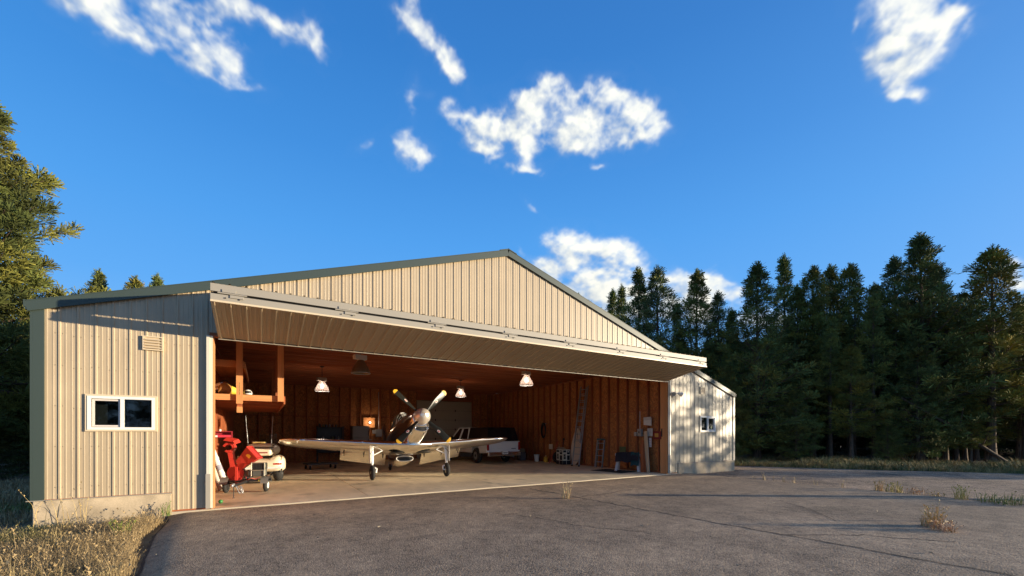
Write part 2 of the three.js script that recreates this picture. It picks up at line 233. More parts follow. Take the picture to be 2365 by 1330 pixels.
const tracks = (x, z) => 0.13 * (Math.exp(-(((x - 4.1 - 0.12 * z) / 0.16) ** 2)) + Math.exp(-(((x - 5.6 - 0.12 * z) / 0.16) ** 2)) + Math.exp(-(((x - 9.3 + 0.2 * z) / 0.2) ** 2))) * fbm(x * 3, z * 0.7, 3, 61);
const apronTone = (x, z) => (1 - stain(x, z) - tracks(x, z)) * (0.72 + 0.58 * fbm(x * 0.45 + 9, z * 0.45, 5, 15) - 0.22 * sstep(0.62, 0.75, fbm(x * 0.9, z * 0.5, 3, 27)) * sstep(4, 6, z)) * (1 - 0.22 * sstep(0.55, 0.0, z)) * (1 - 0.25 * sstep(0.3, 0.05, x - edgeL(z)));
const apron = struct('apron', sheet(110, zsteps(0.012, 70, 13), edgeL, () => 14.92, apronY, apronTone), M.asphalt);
{ // the broken edge of the apron along the grass, and the lip along the older pavement
  const r0 = [], r1 = []; for (let z = 0.02; z < 14; z += 0.12) { r0.push(V(edgeL(z) + 0.01, -0.07, z)); r1.push(V(edgeL(z) - 0.05 - 0.05 * vn(z * 6, 1, 3), -0.13, z)); }
  part('edge', loft([r0, r1], { cap0: false, cap1: false, closed: false }), M.tar, apron);
  const s0 = [], s1 = []; for (let z = 0.02; z < 30; z += 0.15) { const x = 14.915 + 0.02 * (vn(z * 4, 2, 8) - 0.5); s0.push(V(x, -0.038, z)); s1.push(V(x + 0.05 + 0.05 * vn(z * 5, 7, 4), -0.085, z)); }
  part('edge', loft([s0, s1], { cap0: false, cap1: false, closed: false }), M.tar, apron);
  const crack = (pts, w, seed) => { const a = [], b = []; for (let k = 0; k < pts.length - 1; k++) for (let t = 0; t < 1; t += 0.02) { const x = lerp(pts[k][0], pts[k + 1][0], t), z = lerp(pts[k][1], pts[k + 1][1], t), j = (fbm(z * 4 + x * 3, seed, 3, 44) - 0.5) * 0.16, ww = w * (0.25 + 1.2 * vn(z * 22 + x * 13, seed, 6)); const dx = pts[k + 1][0] - pts[k][0], dz = pts[k + 1][1] - pts[k][1], l = Math.hypot(dx, dz), nx = dz / l, nz = -dx / l; const X = x + nx * j, Z = z + nz * j; a.push(V(X - nx * ww, apronY(X, Z) + 0.004, Z - nz * ww)); b.push(V(X + nx * ww, apronY(X, Z) + 0.004, Z + nz * ww)); } return loft([a, b], { cap0: false, cap1: false, closed: false }); };
  part('crack', crack([[7.2, 0.6], [7.36, 3.2], [7.46, 5.1], [7.74, 9.3], [7.8, 14]], 0.018, 1.5), M.tar, apron);
  part('crack', crack([[10.9, 5.2], [10.2, 6.2], [9.4, 6.9]], 0.010, 4.5), M.tar, apron);
  part('crack', crack([[4.6, 3.1], [5.1, 3.9], [5.4, 5.0], [5.9, 5.7]], 0.010, 7.5), M.tar, apron);
  part('crack', crack([[7.6, 6.9], [8.6, 7.6], [9.2, 8.4]], 0.012, 9.5), M.tar, apron);
  part('crack', crack([[6.95, 2.46], [8.2, 2.4], [9.6, 2.1]], 0.012, 12.5), M.tar, apron);
}
const backEdge = z => 26 + (z - 6.6) * 0.71 + 0.25 * (fbm(z * 0.8, 1, 3, 3) - 0.5);
struct('pavement', sheet(70, zsteps(-7.5, 70, 13), () => 14.95, z => Math.max(16, backEdge(z)), (x, z) => -0.078 + 0.02 * (fbm(x * 0.3, z * 0.3, 3, 70) - 0.5), (x, z) => 0.75 + 0.55 * fbm(x * 0.4, z * 0.8, 4, 35)), M.oldAsphalt);
const floor = struct('floor', bb(-0.42, 13.85, -0.30, -0.012, -13.95, -0.012), M.concrete);
{
  const xs = [-0.42, 3.05, 6.83, 10.6, 13.85], zs = [-13.95, -7.0, -0.004];
  for (let i = 0; i < 4; i++) for (let j = 0; j < 2; j++) part('slab', uvm(new RoundedBoxGeometry(xs[i + 1] - xs[i] - 0.012, 0.03, zs[j + 1] - zs[j] - 0.012, 1, 0.004).translate((xs[i] + xs[i + 1]) / 2, -0.015, (zs[j] + zs[j + 1]) / 2), 2, i * 1.3 + j * 0.7), M.concrete, floor);
  const lip = [], a = [], b = [], c = []; for (let x = -0.62; x <= 14.3; x += 0.15) { const w = 0.015 + 0.03 * vn(x * 3, 1, 9); a.push(V(x, 0.0, -0.002)); b.push(V(x, -0.004, w)); c.push(V(x, -0.06, w + 0.006)); }
  part('slab_edge', loft([a, b, c], { cap0: false, cap1: false, closed: false, smooth: false }), mat([0.46, 0.38, 0.27], 0.85), floor);
}

// ------------------------------------------------------------------ the hangar
const RIDGE = 6.83, roofY = x => 6.655 - 0.318 * Math.abs(x - RIDGE);
const hangar = thing('hangar', 'large tan metal clad hangar with its wide folding door raised open', 'hangar');
// ribbed steel sheet between x0 and x1: bottom yb(x), top yt(x), ribs every nine inches standing out along +z
const RP = 0.2286, R0 = 0.1715;
function ribbed(x0, x1, yb, yt, breaks = [], tall = 1) {
  const prof = [[-0.023, 0], [-0.011, 0.0145], [0.011, 0.0145], [0.023, 0], [0.062, 0], [0.0705, 0.0034], [0.0819, 0.0034], [0.0904, 0], [0.138, 0], [0.1466, 0.0034], [0.158, 0.0034], [0.1666, 0]];
  const pts = [];
  for (let k = Math.floor((x0 - R0) / RP) - 1; k <= Math.ceil((x1 - R0) / RP) + 1; k++) for (const [p, h] of prof) pts.push([R0 + k * RP + p, h * tall]);
  const at = x => { for (let i = 1; i < pts.length; i++) if (pts[i][0] >= x) { const [a, ha] = pts[i - 1], [b, hb] = pts[i]; return lerp(ha, hb, (x - a) / (b - a || 1)); } return 0; };
  const xs = [x0, ...pts.map(p => p[0]).filter(x => x > x0 + 0.001 && x < x1 - 0.001), ...breaks.filter(x => x > x0 && x < x1), x1].sort((a, b) => a - b);
  const pos = [], uv = [];
  for (let i = 0; i < xs.length - 1; i++) {
    const a = xs[i], b = xs[i + 1], za = at(a), zb = at(b), A = [a, yb(a), za], B = [b, yb(b), zb], C = [b, yt(b), zb], D = [a, yt(a), za];
    for (const p of [A, B, C, A, C, D]) { pos.push(...p); uv.push(p[0], p[1]); }
  }
  const g = new THREE.BufferGeometry(); g.setAttribute('position', new THREE.Float32BufferAttribute(pos, 3)); g.setAttribute('uv', new THREE.Float32BufferAttribute(uv, 2)); g.computeVertexNormals(); return clean(g);
}
const panelTones = [1, 0.985, 1.012, 0.993].map(t => { const m = M.siding.clone(); m.color = rgb(t, t * 0.998, t * 0.992); return m; });
const WIN = [[-1.76, -0.845, 1.56, 2.16], [15.57, 16.53, 1.56, 2.16]], hole = ([a, b, c, d]) => [[a + 0.006, c + 0.006], [a + 0.006, d - 0.006], [b - 0.006, d - 0.006], [b - 0.006, c + 0.006]];
const wall = part('front_wall', mg(
  uvm(extrude([[-2.42, 0.36], [-0.02, 0.36], [-0.02, roofY(0) - 0.1], [-2.42, roofY(-2.42) - 0.06]], 0.03, 0, [hole(WIN[0])]).translate(0, 0, -0.017)),
  bb(-0.60, -0.021, 0.0, 0.36, -0.032, -0.004),
  uvm(extrude([[13.7, 0.36], [17.86, 0.36], [17.86, roofY(17.86) - 0.06], [13.7, roofY(13.7) - 0.1]], 0.03, 0, [hole(WIN[1])]).translate(0, 0, -0.017)),
  bb(13.701, 14.24, 0.0, 0.36, -0.032, -0.004),
  uvm(extrude([[-0.019, 3.46], [13.699, 3.46], [13.699, roofY(13.7) - 0.1], [RIDGE, 6.5], [-0.019, roofY(0) - 0.1]], 0.03).translate(0, 0, -0.017))), M.wood, hangar);
{
  const cover = 4 * RP, top = x => roofY(x) - 0.085;
  const edgesX = []; for (let k = -3; k < 22; k++) edgesX.push(R0 + k * cover - 0.06);
  const cuts = [-2.40, -0.6, -0.02, 13.7, 14.24, 17.84, ...WIN.flatMap(w => [w[0] + 0.01, w[1] - 0.01]), ...edgesX].filter(x => x >= -2.401 && x <= 17.841).sort((a, b) => a - b);
  for (let i = 0; i < cuts.length - 1; i++) {
    const a = cuts[i], b = cuts[i + 1], m = (a + b) / 2; if (b - a < 0.02) continue;
    const yb = m < -0.6 || m > 14.24 ? 0.37 : m < -0.02 || m > 13.7 ? 0.03 : 3.5;
    const w = WIN.find(q => m > q[0] && m < q[1]), mt = panelTones[Math.floor((m + 50) / cover) * 7 % 4];
    if (w) { part('siding_panel', ribbed(a, b, () => yb, () => w[2] + 0.01), mt, wall); part('siding_panel', ribbed(a, b, () => w[3] - 0.01, top), mt, wall); }
    else part('siding_panel', ribbed(a, b, () => yb, top, [RIDGE]), mt, wall);
  }
  const sc = []; for (let k = -11; k < 0; k++) for (const y of [0.55, 1.25, 1.95, 2.65, 3.2]) for (const o of [0.045, -0.045]) { const x = R0 + k * RP + o; if (x > -2.38 && x < -0.1 && !(x > -1.8 && x < -0.8 && y > 1.5 && y < 2.2)) sc.push(new THREE.OctahedronGeometry(0.008, 0).translate(x, y + 0.02 * Math.sin(k * 3), 0.006)); }
  const s = part('screw', mg(sc), mat([0.33, 0.27, 0.19], 0.5, 0.3), hangar); s.userData.kind = 'stuff';
}
{ // roof slopes, rake boards, ridge cap, eave fascia
  const slope = Math.atan(0.318), L = 9.33 / Math.cos(slope);
  for (const s of [-1, 1]) {
    const mx = RIDGE + s * 9.33 / 2, len = (9.33 + (s > 0 ? 1.72 : 0)) / Math.cos(slope), cx = RIDGE + s * (9.33 + (s > 0 ? 1.72 : 0)) / 2;
    const g = uvm(new THREE.BoxGeometry(len - 0.01, 0.05, 14.35), 0).rotateZ(-s * slope).translate(cx, roofY(cx) - 0.028, -7.14);
    part('roof', g, M.green, hangar);
    const t = uvm(new RoundedBoxGeometry(len, 0.165, 0.028, 1, 0.006), 0).rotateZ(-s * slope).translate(cx, roofY(cx) - 0.075, 0.052); part('rake_trim', t, M.green, hangar);
    const u = uvm(new THREE.BoxGeometry(len, 0.014, 0.12), 0).rotateZ(-s * slope).translate(cx, roofY(cx) + 0.016, 0.01); part('rake_flashing', u, M.green, hangar);
  }
  part('ridge_cap', mg(xf(bx(0.30, 0.02, 14.4), { r: [0, 0, slope], t: [RIDGE - 0.13, 6.655 - 0.01, -7.12] }), xf(bx(0.30, 0.02, 14.4), { r: [0, 0, -slope], t: [RIDGE + 0.13, 6.655 - 0.01, -7.12] })), M.green, hangar);
  part('eave_fascia', bb(-2.52, -2.49, 3.60, 3.72, -14.2, 0.07), M.green, hangar);
  part('eave_fascia', bb(17.90, 17.93, 3.02, 3.14, -14.2, 0.07), M.green, hangar);
  part('corner_trim', mg(bb(-2.425, -2.29, 0.355, 3.64, 0.004, 0.032), bb(-2.455, -2.426, 0.355, 3.64, -0.16, 0.032)), M.green, hangar);
  part('corner_trim', mg(bb(17.79, 17.88, 0.355, 3.09, 0.004, 0.032), bb(17.881, 17.905, 0.355, 3.09, -0.16, 0.032)), M.trim, hangar);
  part('flashing', bb(-2.50, -0.60, 0.352, 0.364, -0.02, 0.045), M.edge, hangar);
  part('flashing', bb(14.245, 17.90, 0.352, 0.364, -0.02, 0.045), M.edge, hangar);
  part('foundation_curb', rb(1.82, 0.55, 0.24, 0.012, -1.515, 0.075, -0.09), M.curb, hangar);
  part('foundation_curb', rb(3.63, 0.55, 0.24, 0.012, 16.065, 0.075, -0.09), M.curb, hangar);
}
// outer side walls and back, interior partitions
part('side_wall', bb(-2.45, -2.422, -0.1, 3.62, -14.2, -0.035), M.siding, hangar);
part('side_wall', bb(17.862, 17.89, -0.1, 3.05, -14.2, -0.035), M.siding, hangar);
part('back_wall', uvm(extrude([[-2.42, -0.1], [17.86, -0.1], [17.86, 3.05], [RIDGE, 6.5], [-2.42, 3.62]], 0.03).translate(0, 0, -14.18)), M.siding, hangar);
part('side_room_floor', bb(-2.42, -0.32, -0.2, -0.005, -14.1, -0.21), M.concrete, hangar); part('side_room_floor', bb(13.99, 17.86, -0.2, -0.005, -14.1, -0.21), M.concrete, hangar);
function studWall(name, len, h, place) {               // OSB sheets behind open studs, built along local x, facing +z, then placed
  const w = part(name, place(bb(0, len, -0.02, h, -0.05, -0.036)), M.wood, hangar);
  for (let x = 0, k = 0; x < len - 0.02; x += 1.22, k++) for (const [y0, y1] of [[0.01, 2.38], [2.39, h]]) { const g = uvm(new THREE.BoxGeometry(Math.min(1.215, len - x) - 0.005, y1 - y0, 0.016).translate(x + Math.min(1.215, len - x) / 2, (y0 + y1) / 2, -0.027), 1, k * 0.71 + (y0 > 1 ? 0.33 : 0)); part('osb_sheet', place(g), M.osb, w); }
  for (let x = 0.03; x < len; x += 0.535) part('stud', place(bb(x - 0.019, x + 0.019, 0.04, h, -0.0185, 0.10)), M.wood, w);
  part('girt', place(bb(0.05, len, 2.36, 2.40, -0.0183, -0.001)), M.wood, w);
  part('bottom_plate', place(bb(0.0, len, 0.0, 0.038, -0.0182, 0.103)), M.wood, w);
  part('top_plate', place(bb(0.0, len, h + 0.001, h + 0.05, -0.0182, 0.103)), M.wood, w);
  return w;
}
const toRight = g => g.rotateY(-Math.PI / 2).translate(13.82, 0, -13.86);     // along +z, facing -x
const toLeft = g => g.rotateY(Math.PI / 2).translate(-0.36, 0, -0.20);        // along -z, facing +x
studWall('partition_wall', 13.7, 3.98, g => toRight(g));
studWall('partition_wall', 13.66, 3.98, g => toLeft(g));
{ // back wall in two runs beside the sectional door
  studWall('inner_back_wall', 9.10, 3.98, g => g.translate(-0.35, 0, -13.88));
  studWall('inner_back_wall', 1.42, 3.98, g => g.translate(12.38, 0, -13.88));
  part('header_beam', bb(8.76, 12.37, 3.47, 4.03, -13.94, -13.80), M.wood, hangar);
  const d = part('sectional_door', bb(8.76, 12.37, 0.0, 3.46, -13.97, -13.95), M.darkSteel, hangar);
  for (let k = 0; k < 6; k++) part('door_section', rb(3.58, 0.565, 0.04, 0.008, 10.565, 0.29 + k * 0.575, -13.92), mat([0.42, 0.37, 0.27], 0.6), d);
  for (let k = 1; k < 6; k++) for (const x of [9.9, 11.2]) part('hinge', bb(x, x + 0.06, k * 0.575 - 0.06, k * 0.575 + 0.06, -13.899, -13.89), M.darkSteel, d);
}
{ // ceiling: truss bottom chords across the span, deck above, header over the opening
  const c = part('ceiling', bb(-0.40, 13.85, 4.20, 4.22, -13.95, -0.05), M.wood, hangar);
  for (let z = -0.55, k = 0; z > -13.8; z -= 0.61, k++) part('joist', bx(14.2, 0.17, 0.04, 6.73, 4.085 + 0.012 * Math.sin(k * 2.3), z), M.wood, c);
  for (const x of [2.2, 6.0, 9.8]) part('brace', bb(x, x + 0.09, 4.172, 4.198, -13.8, -0.3), M.post, c);
  const h = part('header_beam', mg(bb(-0.02, 13.7, 3.46, 3.98, -0.075, -0.036), bb(-0.02, 13.7, 3.46, 3.74, -0.13, -0.078), bb(-0.02, 13.7, 3.42, 3.459, -0.13, 0.02)), M.wood, hangar);
}
// door jambs: wood liner, steel track trim
for (const s of [0, 1]) {
  const m = x => s ? 13.68 - x : x, bbm = (x0, x1, ...r) => bb(Math.min(m(x0), m(x1)), Math.max(m(x0), m(x1)), ...r);
  const j = part('door_jamb', bbm(0.012, 0.050, 0.0, 3.42, -0.30, 0.02), M.post, hangar);
  part('post', bbm(-0.13, 0.011, 0.0, 3.98, -0.195, -0.036), M.post, j);
  const t = part('door_track', mg(bbm(-0.060, -0.008, 0.02, 3.42, 0.022, 0.095), bbm(-0.0078, 0.04, 0.02, 3.42, 0.045, 0.065)), mat([0.60, 0.56, 0.46], 0.45), hangar);
  part('cover_plate', bbm(-0.072, 0.004, 0.02, 0.70, 0.097, 0.105), M.edge, t);
}
// the folding door: two leaves meeting at an outer edge 1.8 m in front of the wall
{
  const leafX0 = 0.13, leafX1 = 13.62, D = 1.60, EY = 0.07;
  const door = part('folding_door', mg(bb(leafX0, leafX1, 3.668 + EY, 3.775 + EY, D - 0.06, D - 0.004), bb(leafX0, leafX1, 3.818 + EY, 3.948 + EY, D - 0.06, D - 0.004)), M.edge, hangar, 'raised tan folding door jutting out over the opening');
  part('lip', bb(leafX0, leafX1, 3.636 + EY, 3.667 + EY, D - 0.05, D + 0.012), M.trim, door);
  part('lip', bb(leafX0, leafX1, 3.79 + EY, 3.817 + EY, D - 0.10, D - 0.07), M.darkSteel, door);
  const frame = (P, d, n, name, off) => {             // a leaf from P outwards along d, sheets on side n
    const L = d.length(), u = d.clone().normalize(), X = V(1, 0, 0), B = new THREE.Matrix4().makeBasis(X, u, n).setPosition(P.x, P.y, P.z);
    const cov = 4 * RP; let k = 0;
    for (let a = leafX0; a < leafX1 - 0.01; k++) { const b = Math.min(leafX1, R0 + (k + 1) * cov - 0.06); part(name, ribbed(a, b, () => 0.0, () => L, [], 1.7).applyMatrix4(off ? new THREE.Matrix4().makeTranslation(0, 0, 0).premultiply(B) : B), panelTones[(k * 5 + (off ? 1 : 0)) % 4], door); a = b; }
    for (const x of [leafX0 + 0.02, leafX0 + 3.4, leafX0 + 6.7, leafX0 + 10.05, leafX1 - 0.02]) part('frame_tube', bx(0.05, L - 0.14, 0.07, x, L / 2, -0.045).applyMatrix4(B), M.edge, door);
    part('frame_tube', bx(leafX1 - leafX0 - 0.1, 0.05, 0.07, (leafX0 + leafX1) / 2, 0.06, -0.045).applyMatrix4(B), M.edge, door);
    for (let q = 1; q < 4; q++) part('frame_tube', bx(leafX1 - leafX0 - 0.1, 0.04, 0.05, (leafX0 + leafX1) / 2, L * q / 4, -0.035).applyMatrix4(B), M.edge, door);
  };
  const lo = V(0, 3.645 + EY - 3.395, D - 0.03), loN = lo.clone().cross(V(1, 0, 0)).normalize().negate(); if (loN.y > 0) loN.negate();
  frame(V(0, 3.395, 0.03), lo, loN, 'siding_panel', 0);
  const up = V(0, 3.945 + EY - 4.29, D - 0.03), upN = V(0, D - 0.03, 4.29 - 3.945 - EY).normalize();
  frame(V(0, 4.29, 0.03), up, upN, 'siding_panel', 1);
  for (let k = 0; k < 8; k++) {
    const x = 0.44 + k * 1.84, h = part('hinge', mg(rb(0.20, 0.05, 0.014, 0.004, x - 0.05, 3.838 + EY, D + 0.006), rb(0.20, 0.05, 0.014, 0.004, x + 0.06, 3.755 + EY, D + 0.006), cyl(0.014, 0.014, 0.42, 0, 0, 0, 8).rotateZ(Math.PI / 2).translate(x, 3.797 + EY, D + 0.004)), M.edge, door);
    for (const o of [-0.1, 0.1]) part('bolt', cyl(0.010, 0.010, 0.02, 0, 0, 0, 6).rotateX(Math.PI / 2).translate(x + o, 3.72 + EY, D + 0.004), M.darkSteel, door);
  }
  part('seal', bb(leafX0, leafX1, 3.365, 3.392, 0.02, 0.06), M.edge, door);
}
// windows
function windowAt(x0, x1, y0, y1, sashLeft, label) {
  const fr = 0.045, c = (x0 + x1) / 2, z = 0.045;
  const ring = (a, b, c2, d, t, z0, z1) => mg(bb(a, b, d - t, d, z0, z1), bb(a, b, c2, c2 + t, z0, z1), bb(a, a + t, c2 + t, d - t, z0, z1), bb(b - t, b, c2 + t, d - t, z0, z1));
  const w = part('window', ring(x0, x1, y0, y1, fr, -0.02, z), M.vinyl, hangar, label);
  part('trim', ring(x0 - 0.03, x1 + 0.03, y0 - 0.03, y1 + 0.03, 0.028, 0.0, 0.035), M.trim, w);
  part('mullion', bb(c - 0.024, c + 0.024, y0 + fr, y1 - fr, -0.018, z - 0.004), M.vinyl, w);
  part('sash', ring(sashLeft ? x0 + fr + 0.012 : c + 0.024, sashLeft ? c - 0.024 : x1 - fr - 0.012, y0 + fr + 0.008, y1 - fr - 0.008, 0.03, -0.015, 0.018), mat([0.62, 0.55, 0.50], 0.5), w);
  part('pane', bb(x0 + fr, c - 0.024, y0 + fr, y1 - fr, -0.008, -0.004), M.glass, w);
  part('pane', bb(c + 0.024, x1 - fr, y0 + fr, y1 - fr, 0.004, 0.008), M.glass, w);
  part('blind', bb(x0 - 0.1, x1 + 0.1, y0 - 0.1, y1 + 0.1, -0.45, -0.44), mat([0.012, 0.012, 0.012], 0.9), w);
  return w;
}
windowAt(-1.76, -0.845, 1.56, 2.16, true);
const w2 = windowAt(15.57, 16.53, 1.56, 2.16, false);
part('sticker', new THREE.CircleGeometry(0.055, 4).scale(1, 1.35, 1).translate(16.3, 1.72, 0.012), mat([0.55, 0.55, 0.25], 0.6), w2);
function ventAt(x0, x1, y0, y1) {
  const v = part('vent', mg(bb(x0, x1, y1 - 0.02, y1, 0, 0.05), bb(x0, x1, y0, y0 + 0.02, 0, 0.05), bb(x0, x0 + 0.02, y0 + 0.02, y1 - 0.02, 0, 0.05), bb(x1 - 0.02, x1, y0 + 0.02, y1 - 0.02, 0, 0.05), bb(x0 + 0.02, x1 - 0.02, y0 + 0.02, y1 - 0.02, -0.006, 0.0235)), M.trim, hangar);
  for (let k = 0; k < 4; k++) { const y = y0 + 0.03 + (k + 0.5) * (y1 - y0 - 0.06) / 4; part('slat', xf(bx(x1 - x0 - 0.05, 0.006, 0.055), { r: [0.75, 0, 0], t: [(x0 + x1) / 2, y, 0.042] }), M.trim, v); }
}
ventAt(-1.02, -0.725, 3.045, 3.305); ventAt(15.57, 15.86, 3.03, 3.32);
{ // loft along the inner left wall
  const z0 = -2.5, z1 = -8.8, l = part('loft', bb(-0.27, 1.36, 2.45, 2.47, z1, z0), M.wood, hangar, 'raw timber storage loft hanging at the hangar side');
  part('front_beam', bb(-0.27, 1.37, 2.33, 2.48, z0 + 0.001, z0 + 0.042), M.post, l);
  part('side_beam', bb(1.372, 1.41, 2.27, 2.48, z1, z0), M.wood, l);
  for (let k = 0; k < 9; k++) part('joist', bb(-0.27, 1.37, 2.29, 2.449, z0 - 0.62 - k * 0.61, z0 - 0.58 - k * 0.61), M.wood, l);
  for (const [x, y] of [[0.32, 2.24], [1.23, 2.33]]) part('post', bb(x, x + 0.14, y, 3.99, z0 + 0.044, z0 + 0.13), M.post, l);
  part('block', bb(0.33, 0.45, 2.02, 2.17, z0 - 0.06, z0 + 0.08), M.post, l);
  part('block', bb(0.335, 0.445, 2.171, 2.288, z0 - 0.05, z0 + 0.04), M.wood, l);
  for (const z of [-3.9, -6.4, -9.0]) part('post', bb(1.22, 1.34, 2.47, 3.99, z - 0.1, z), M.wood, l);
  part('upper_shelf', mg(bb(-0.27, 0.48, 3.17, 3.32, z0 - 0.04, z0 - 0.001), bb(-0.27, 0.48, 3.321, 3.34, -6.2, z0 - 0.001), bb(0.481, 0.51, 3.15, 3.32, -6.2, z0 - 0.002), bb(0.30, 0.41, 2.48, 3.149, -6.2, -6.1)), M.post, l);
  part('cross_beam', bb(0.45, 1.24, 3.72, 3.86, z0 - 0.3, z0 - 0.26), M.wood, l);
  // lumber grade stamps on the two front posts
  const ink = document.createElement('canvas'); ink.width = 64; ink.height = 256; const q = ink.getContext('2d'); q.fillStyle = '#c9935c'; q.fillRect(0, 0, 64, 256); q.strokeStyle = '#4a3420'; q.lineWidth = 5; for (let k = 0; k < 9; k++) { q.beginPath(); q.arc(32, 24 + k * 26, 11, 0.4, 5.6); q.stroke(); }
  const it = new THREE.CanvasTexture(ink); it.colorSpace = THREE.SRGBColorSpace;
  part('stamp', new THREE.PlaneGeometry(0.06, 0.36).translate(0.39, 2.62, z0 + 0.133), mat(WHITE, 0.8, 0, { map: it }), l);
}

// ------------------------------------------------------------------ the aeroplane
{
  const K = 0.66, WS = 1.035, TH = 12.3 * Math.PI / 180, HUB = [0, 1.99, 1.25];
  const B = g => { g = clean(g); g.scale(K, K, K); g.rotateX(-TH); g.translate(...HUB); return g; };
  const P = (x, y, z) => V(x, y, z).multiplyScalar(K).applyAxisAngle(V(1, 0, 0), -TH).add(V(...HUB));
  const plane = thing('aeroplane', 'polished silver propeller fighter plane with a white spinner, nose towards the open door', 'aeroplane', [5.12, 0, -3.42], -3.0 * Math.PI / 180);
  const ring = (z, top, bot, hw, n = 2.3, N = 28, cx = 0) => { const yc = (top + bot) / 2 + 0.04 * (top - bot), r = []; for (let i = 0; i < N; i++) { const t = i / N * 2 * Math.PI, c = Math.cos(t), s = Math.sin(t); r.push(V(cx + hw * Math.sign(c) * Math.pow(Math.abs(c), 2 / n), yc + (s > 0 ? top - yc : yc - bot) * Math.sign(s) * Math.pow(Math.abs(s), 2 / n), z)); } return r; };
  const F = [[-0.02, 0.37, -0.40, 0.385, 2], [-0.10, 0.405, -0.52, 0.42, 2.05], [-0.30, 0.44, -0.66, 0.46, 2.2], [-0.6, 0.475, -0.78, 0.50, 2.4], [-1.0, 0.52, -0.88, 0.52, 2.6], [-1.7, 0.58, -1.0, 0.53, 2.7], [-2.6, 0.66, -1.12, 0.53, 2.7], [-3.3, 0.70, -1.18, 0.52, 2.5], [-4.2, 0.72, -1.20, 0.49, 2.3], [-5.2, 0.70, -1.05, 0.44, 2.2], [-6.2, 0.62, -0.66, 0.36, 2.1], [-7.2, 0.52, -0.40, 0.25, 2], [-8.2, 0.42, -0.15, 0.14, 2], [-9.0, 0.34, 0.05, 0.05, 2]];
  const fus = part('fuselage', B(loft(F.slice().reverse().map(f => ring(...f)))), M.aluminium, plane);
  part('nose_ring', B(new THREE.TorusGeometry(0.392, 0.02, 8, 40).translate(0, -0.012, -0.005)), M.chrome, fus);
  part('chin_intake', B(mg(xf(new THREE.TorusGeometry(0.30, 0.04, 8, 32), { s: [1, 0.42, 1.6], t: [0, -0.52, -0.12] }))), M.chrome, fus);
  part('intake_opening', B(xf(new THREE.SphereGeometry(0.285, 20, 10), { s: [1, 0.40, 0.25], t: [0, -0.52, -0.12] })), M.black, fus);
  for (const s of [-1, 1]) for (let k = 0; k < 6; k++) part('exhaust_stack', B(rod(V(s * 0.44, 0.15, -0.62 - k * 0.17), V(s * 0.545, 0.12, -0.72 - k * 0.17), 0.05, 0.04, 8)), mat([0.16, 0.12, 0.09], 0.5, 0.8), fus);
  for (const s of [-1, 1]) part('cowl_panel', B(uvm(new RoundedBoxGeometry(0.012, 0.42, 0.9, 1, 0.005).translate(s * 0.462, -0.16, -1.15))), M.aluminium, fus);
  const sp = []; for (let i = 0; i <= 14; i++) { const t = i / 14; sp.push(new THREE.Vector2(0.392 * Math.pow(Math.sin(Math.acos(Math.min(1, t))), 0.92) + (i === 14 ? 0.0001 : 0), t * 0.62)); }
  part('spinner', B(new THREE.LatheGeometry(sp, 36).rotateX(Math.PI / 2).translate(0, 0, 0.0)), mat([0.88, 0.80, 0.70], 0.30, 0.6), plane);
  part('spinner_backplate', B(new THREE.CylinderGeometry(0.40, 0.40, 0.03, 36).rotateX(Math.PI / 2).translate(0, 0, 0.0)), M.chrome, plane);
  const bladeMat = mat([0.016, 0.018, 0.016], 0.32), decal = mat([0.78, 0.70, 0.66], 0.5), decalRed = mat([0.5, 0.05, 0.05], 0.5);
  for (let k = 0; k < 4; k++) {
    const ang = (46 + 90 * k) * Math.PI / 180;
    const sec = r => { const t = (r - 0.34) / 1.38, w = 0.075 + 0.075 * sstep(0, 0.5, t), tip = r > 1.58 ? Math.sqrt(Math.max(0.02, 1 - Math.pow((r - 1.58) / 0.15, 2))) : 1, th = lerp(0.07, 0.014, Math.min(1, t * 1.1)), pit = lerp(-46, -17, t) * Math.PI / 180, o = []; for (let i = 0; i < 14; i++) { const a = i / 14 * 2 * Math.PI, x = Math.cos(a) * w * tip, y = Math.sin(a) * th * 0.5 * (0.4 + 0.6 * tip); o.push(V(r, x * Math.cos(pit) - y * Math.sin(pit), -(x * Math.sin(pit)) - y * Math.cos(pit) + 0.17)); } return o; };
    const seg = (a, b, n) => B(loft(Array.from({ length: n + 1 }, (_, i) => sec(lerp(a, b, i / n)))).rotateZ(ang));
    const bl = part('propeller_blade', seg(0.30, 1.59, 16), bladeMat, plane);
    part('blade_tip', seg(1.591, 1.728, 8), M.yellow, bl);
    const pit = lerp(-46, -17, 0.5) * Math.PI / 180, el = (rx, ry, o) => B(new THREE.CylinderGeometry(1, 1, 0.006, 20).rotateX(Math.PI / 2).scale(rx, ry, 1).rotateX(-pit).translate(1.02, 0.0 + Math.sin(pit) * o, 0.17 + Math.cos(pit) * o).rotateZ(ang));
    part('emblem', el(0.085, 0.055, 0.028), decal, bl); part('emblem_centre', el(0.05, 0.028, 0.031), decalRed, bl);
  }
  // wing: aerofoil sections from tip to tip
  const foil = (s, le, ch, tc, cut = 1, dy = 0) => { const N = 15, r = [], y0 = -1.0 + 0.0875 * Math.abs(s) + dy, f = x => 5 * tc * (0.2969 * Math.sqrt(x) - 0.126 * x - 0.3516 * x * x + 0.2843 * x ** 3 - 0.1015 * x ** 4); for (let i = 0; i <= N; i++) { const x = cut * (1 - Math.cos(Math.PI * (1 - i / N))) / 2; r.push(V(s * WS, y0 + ch * (f(x) * 1.1 - INC * x), le - x * ch)); } for (let i = 1; i <= N; i++) { const x = cut * (1 - Math.cos(Math.PI * i / N)) / 2; r.push(V(s * WS, y0 - ch * (f(x) * 1.0 + INC * x), le - x * ch)); } return r; }, INC = 0.055;
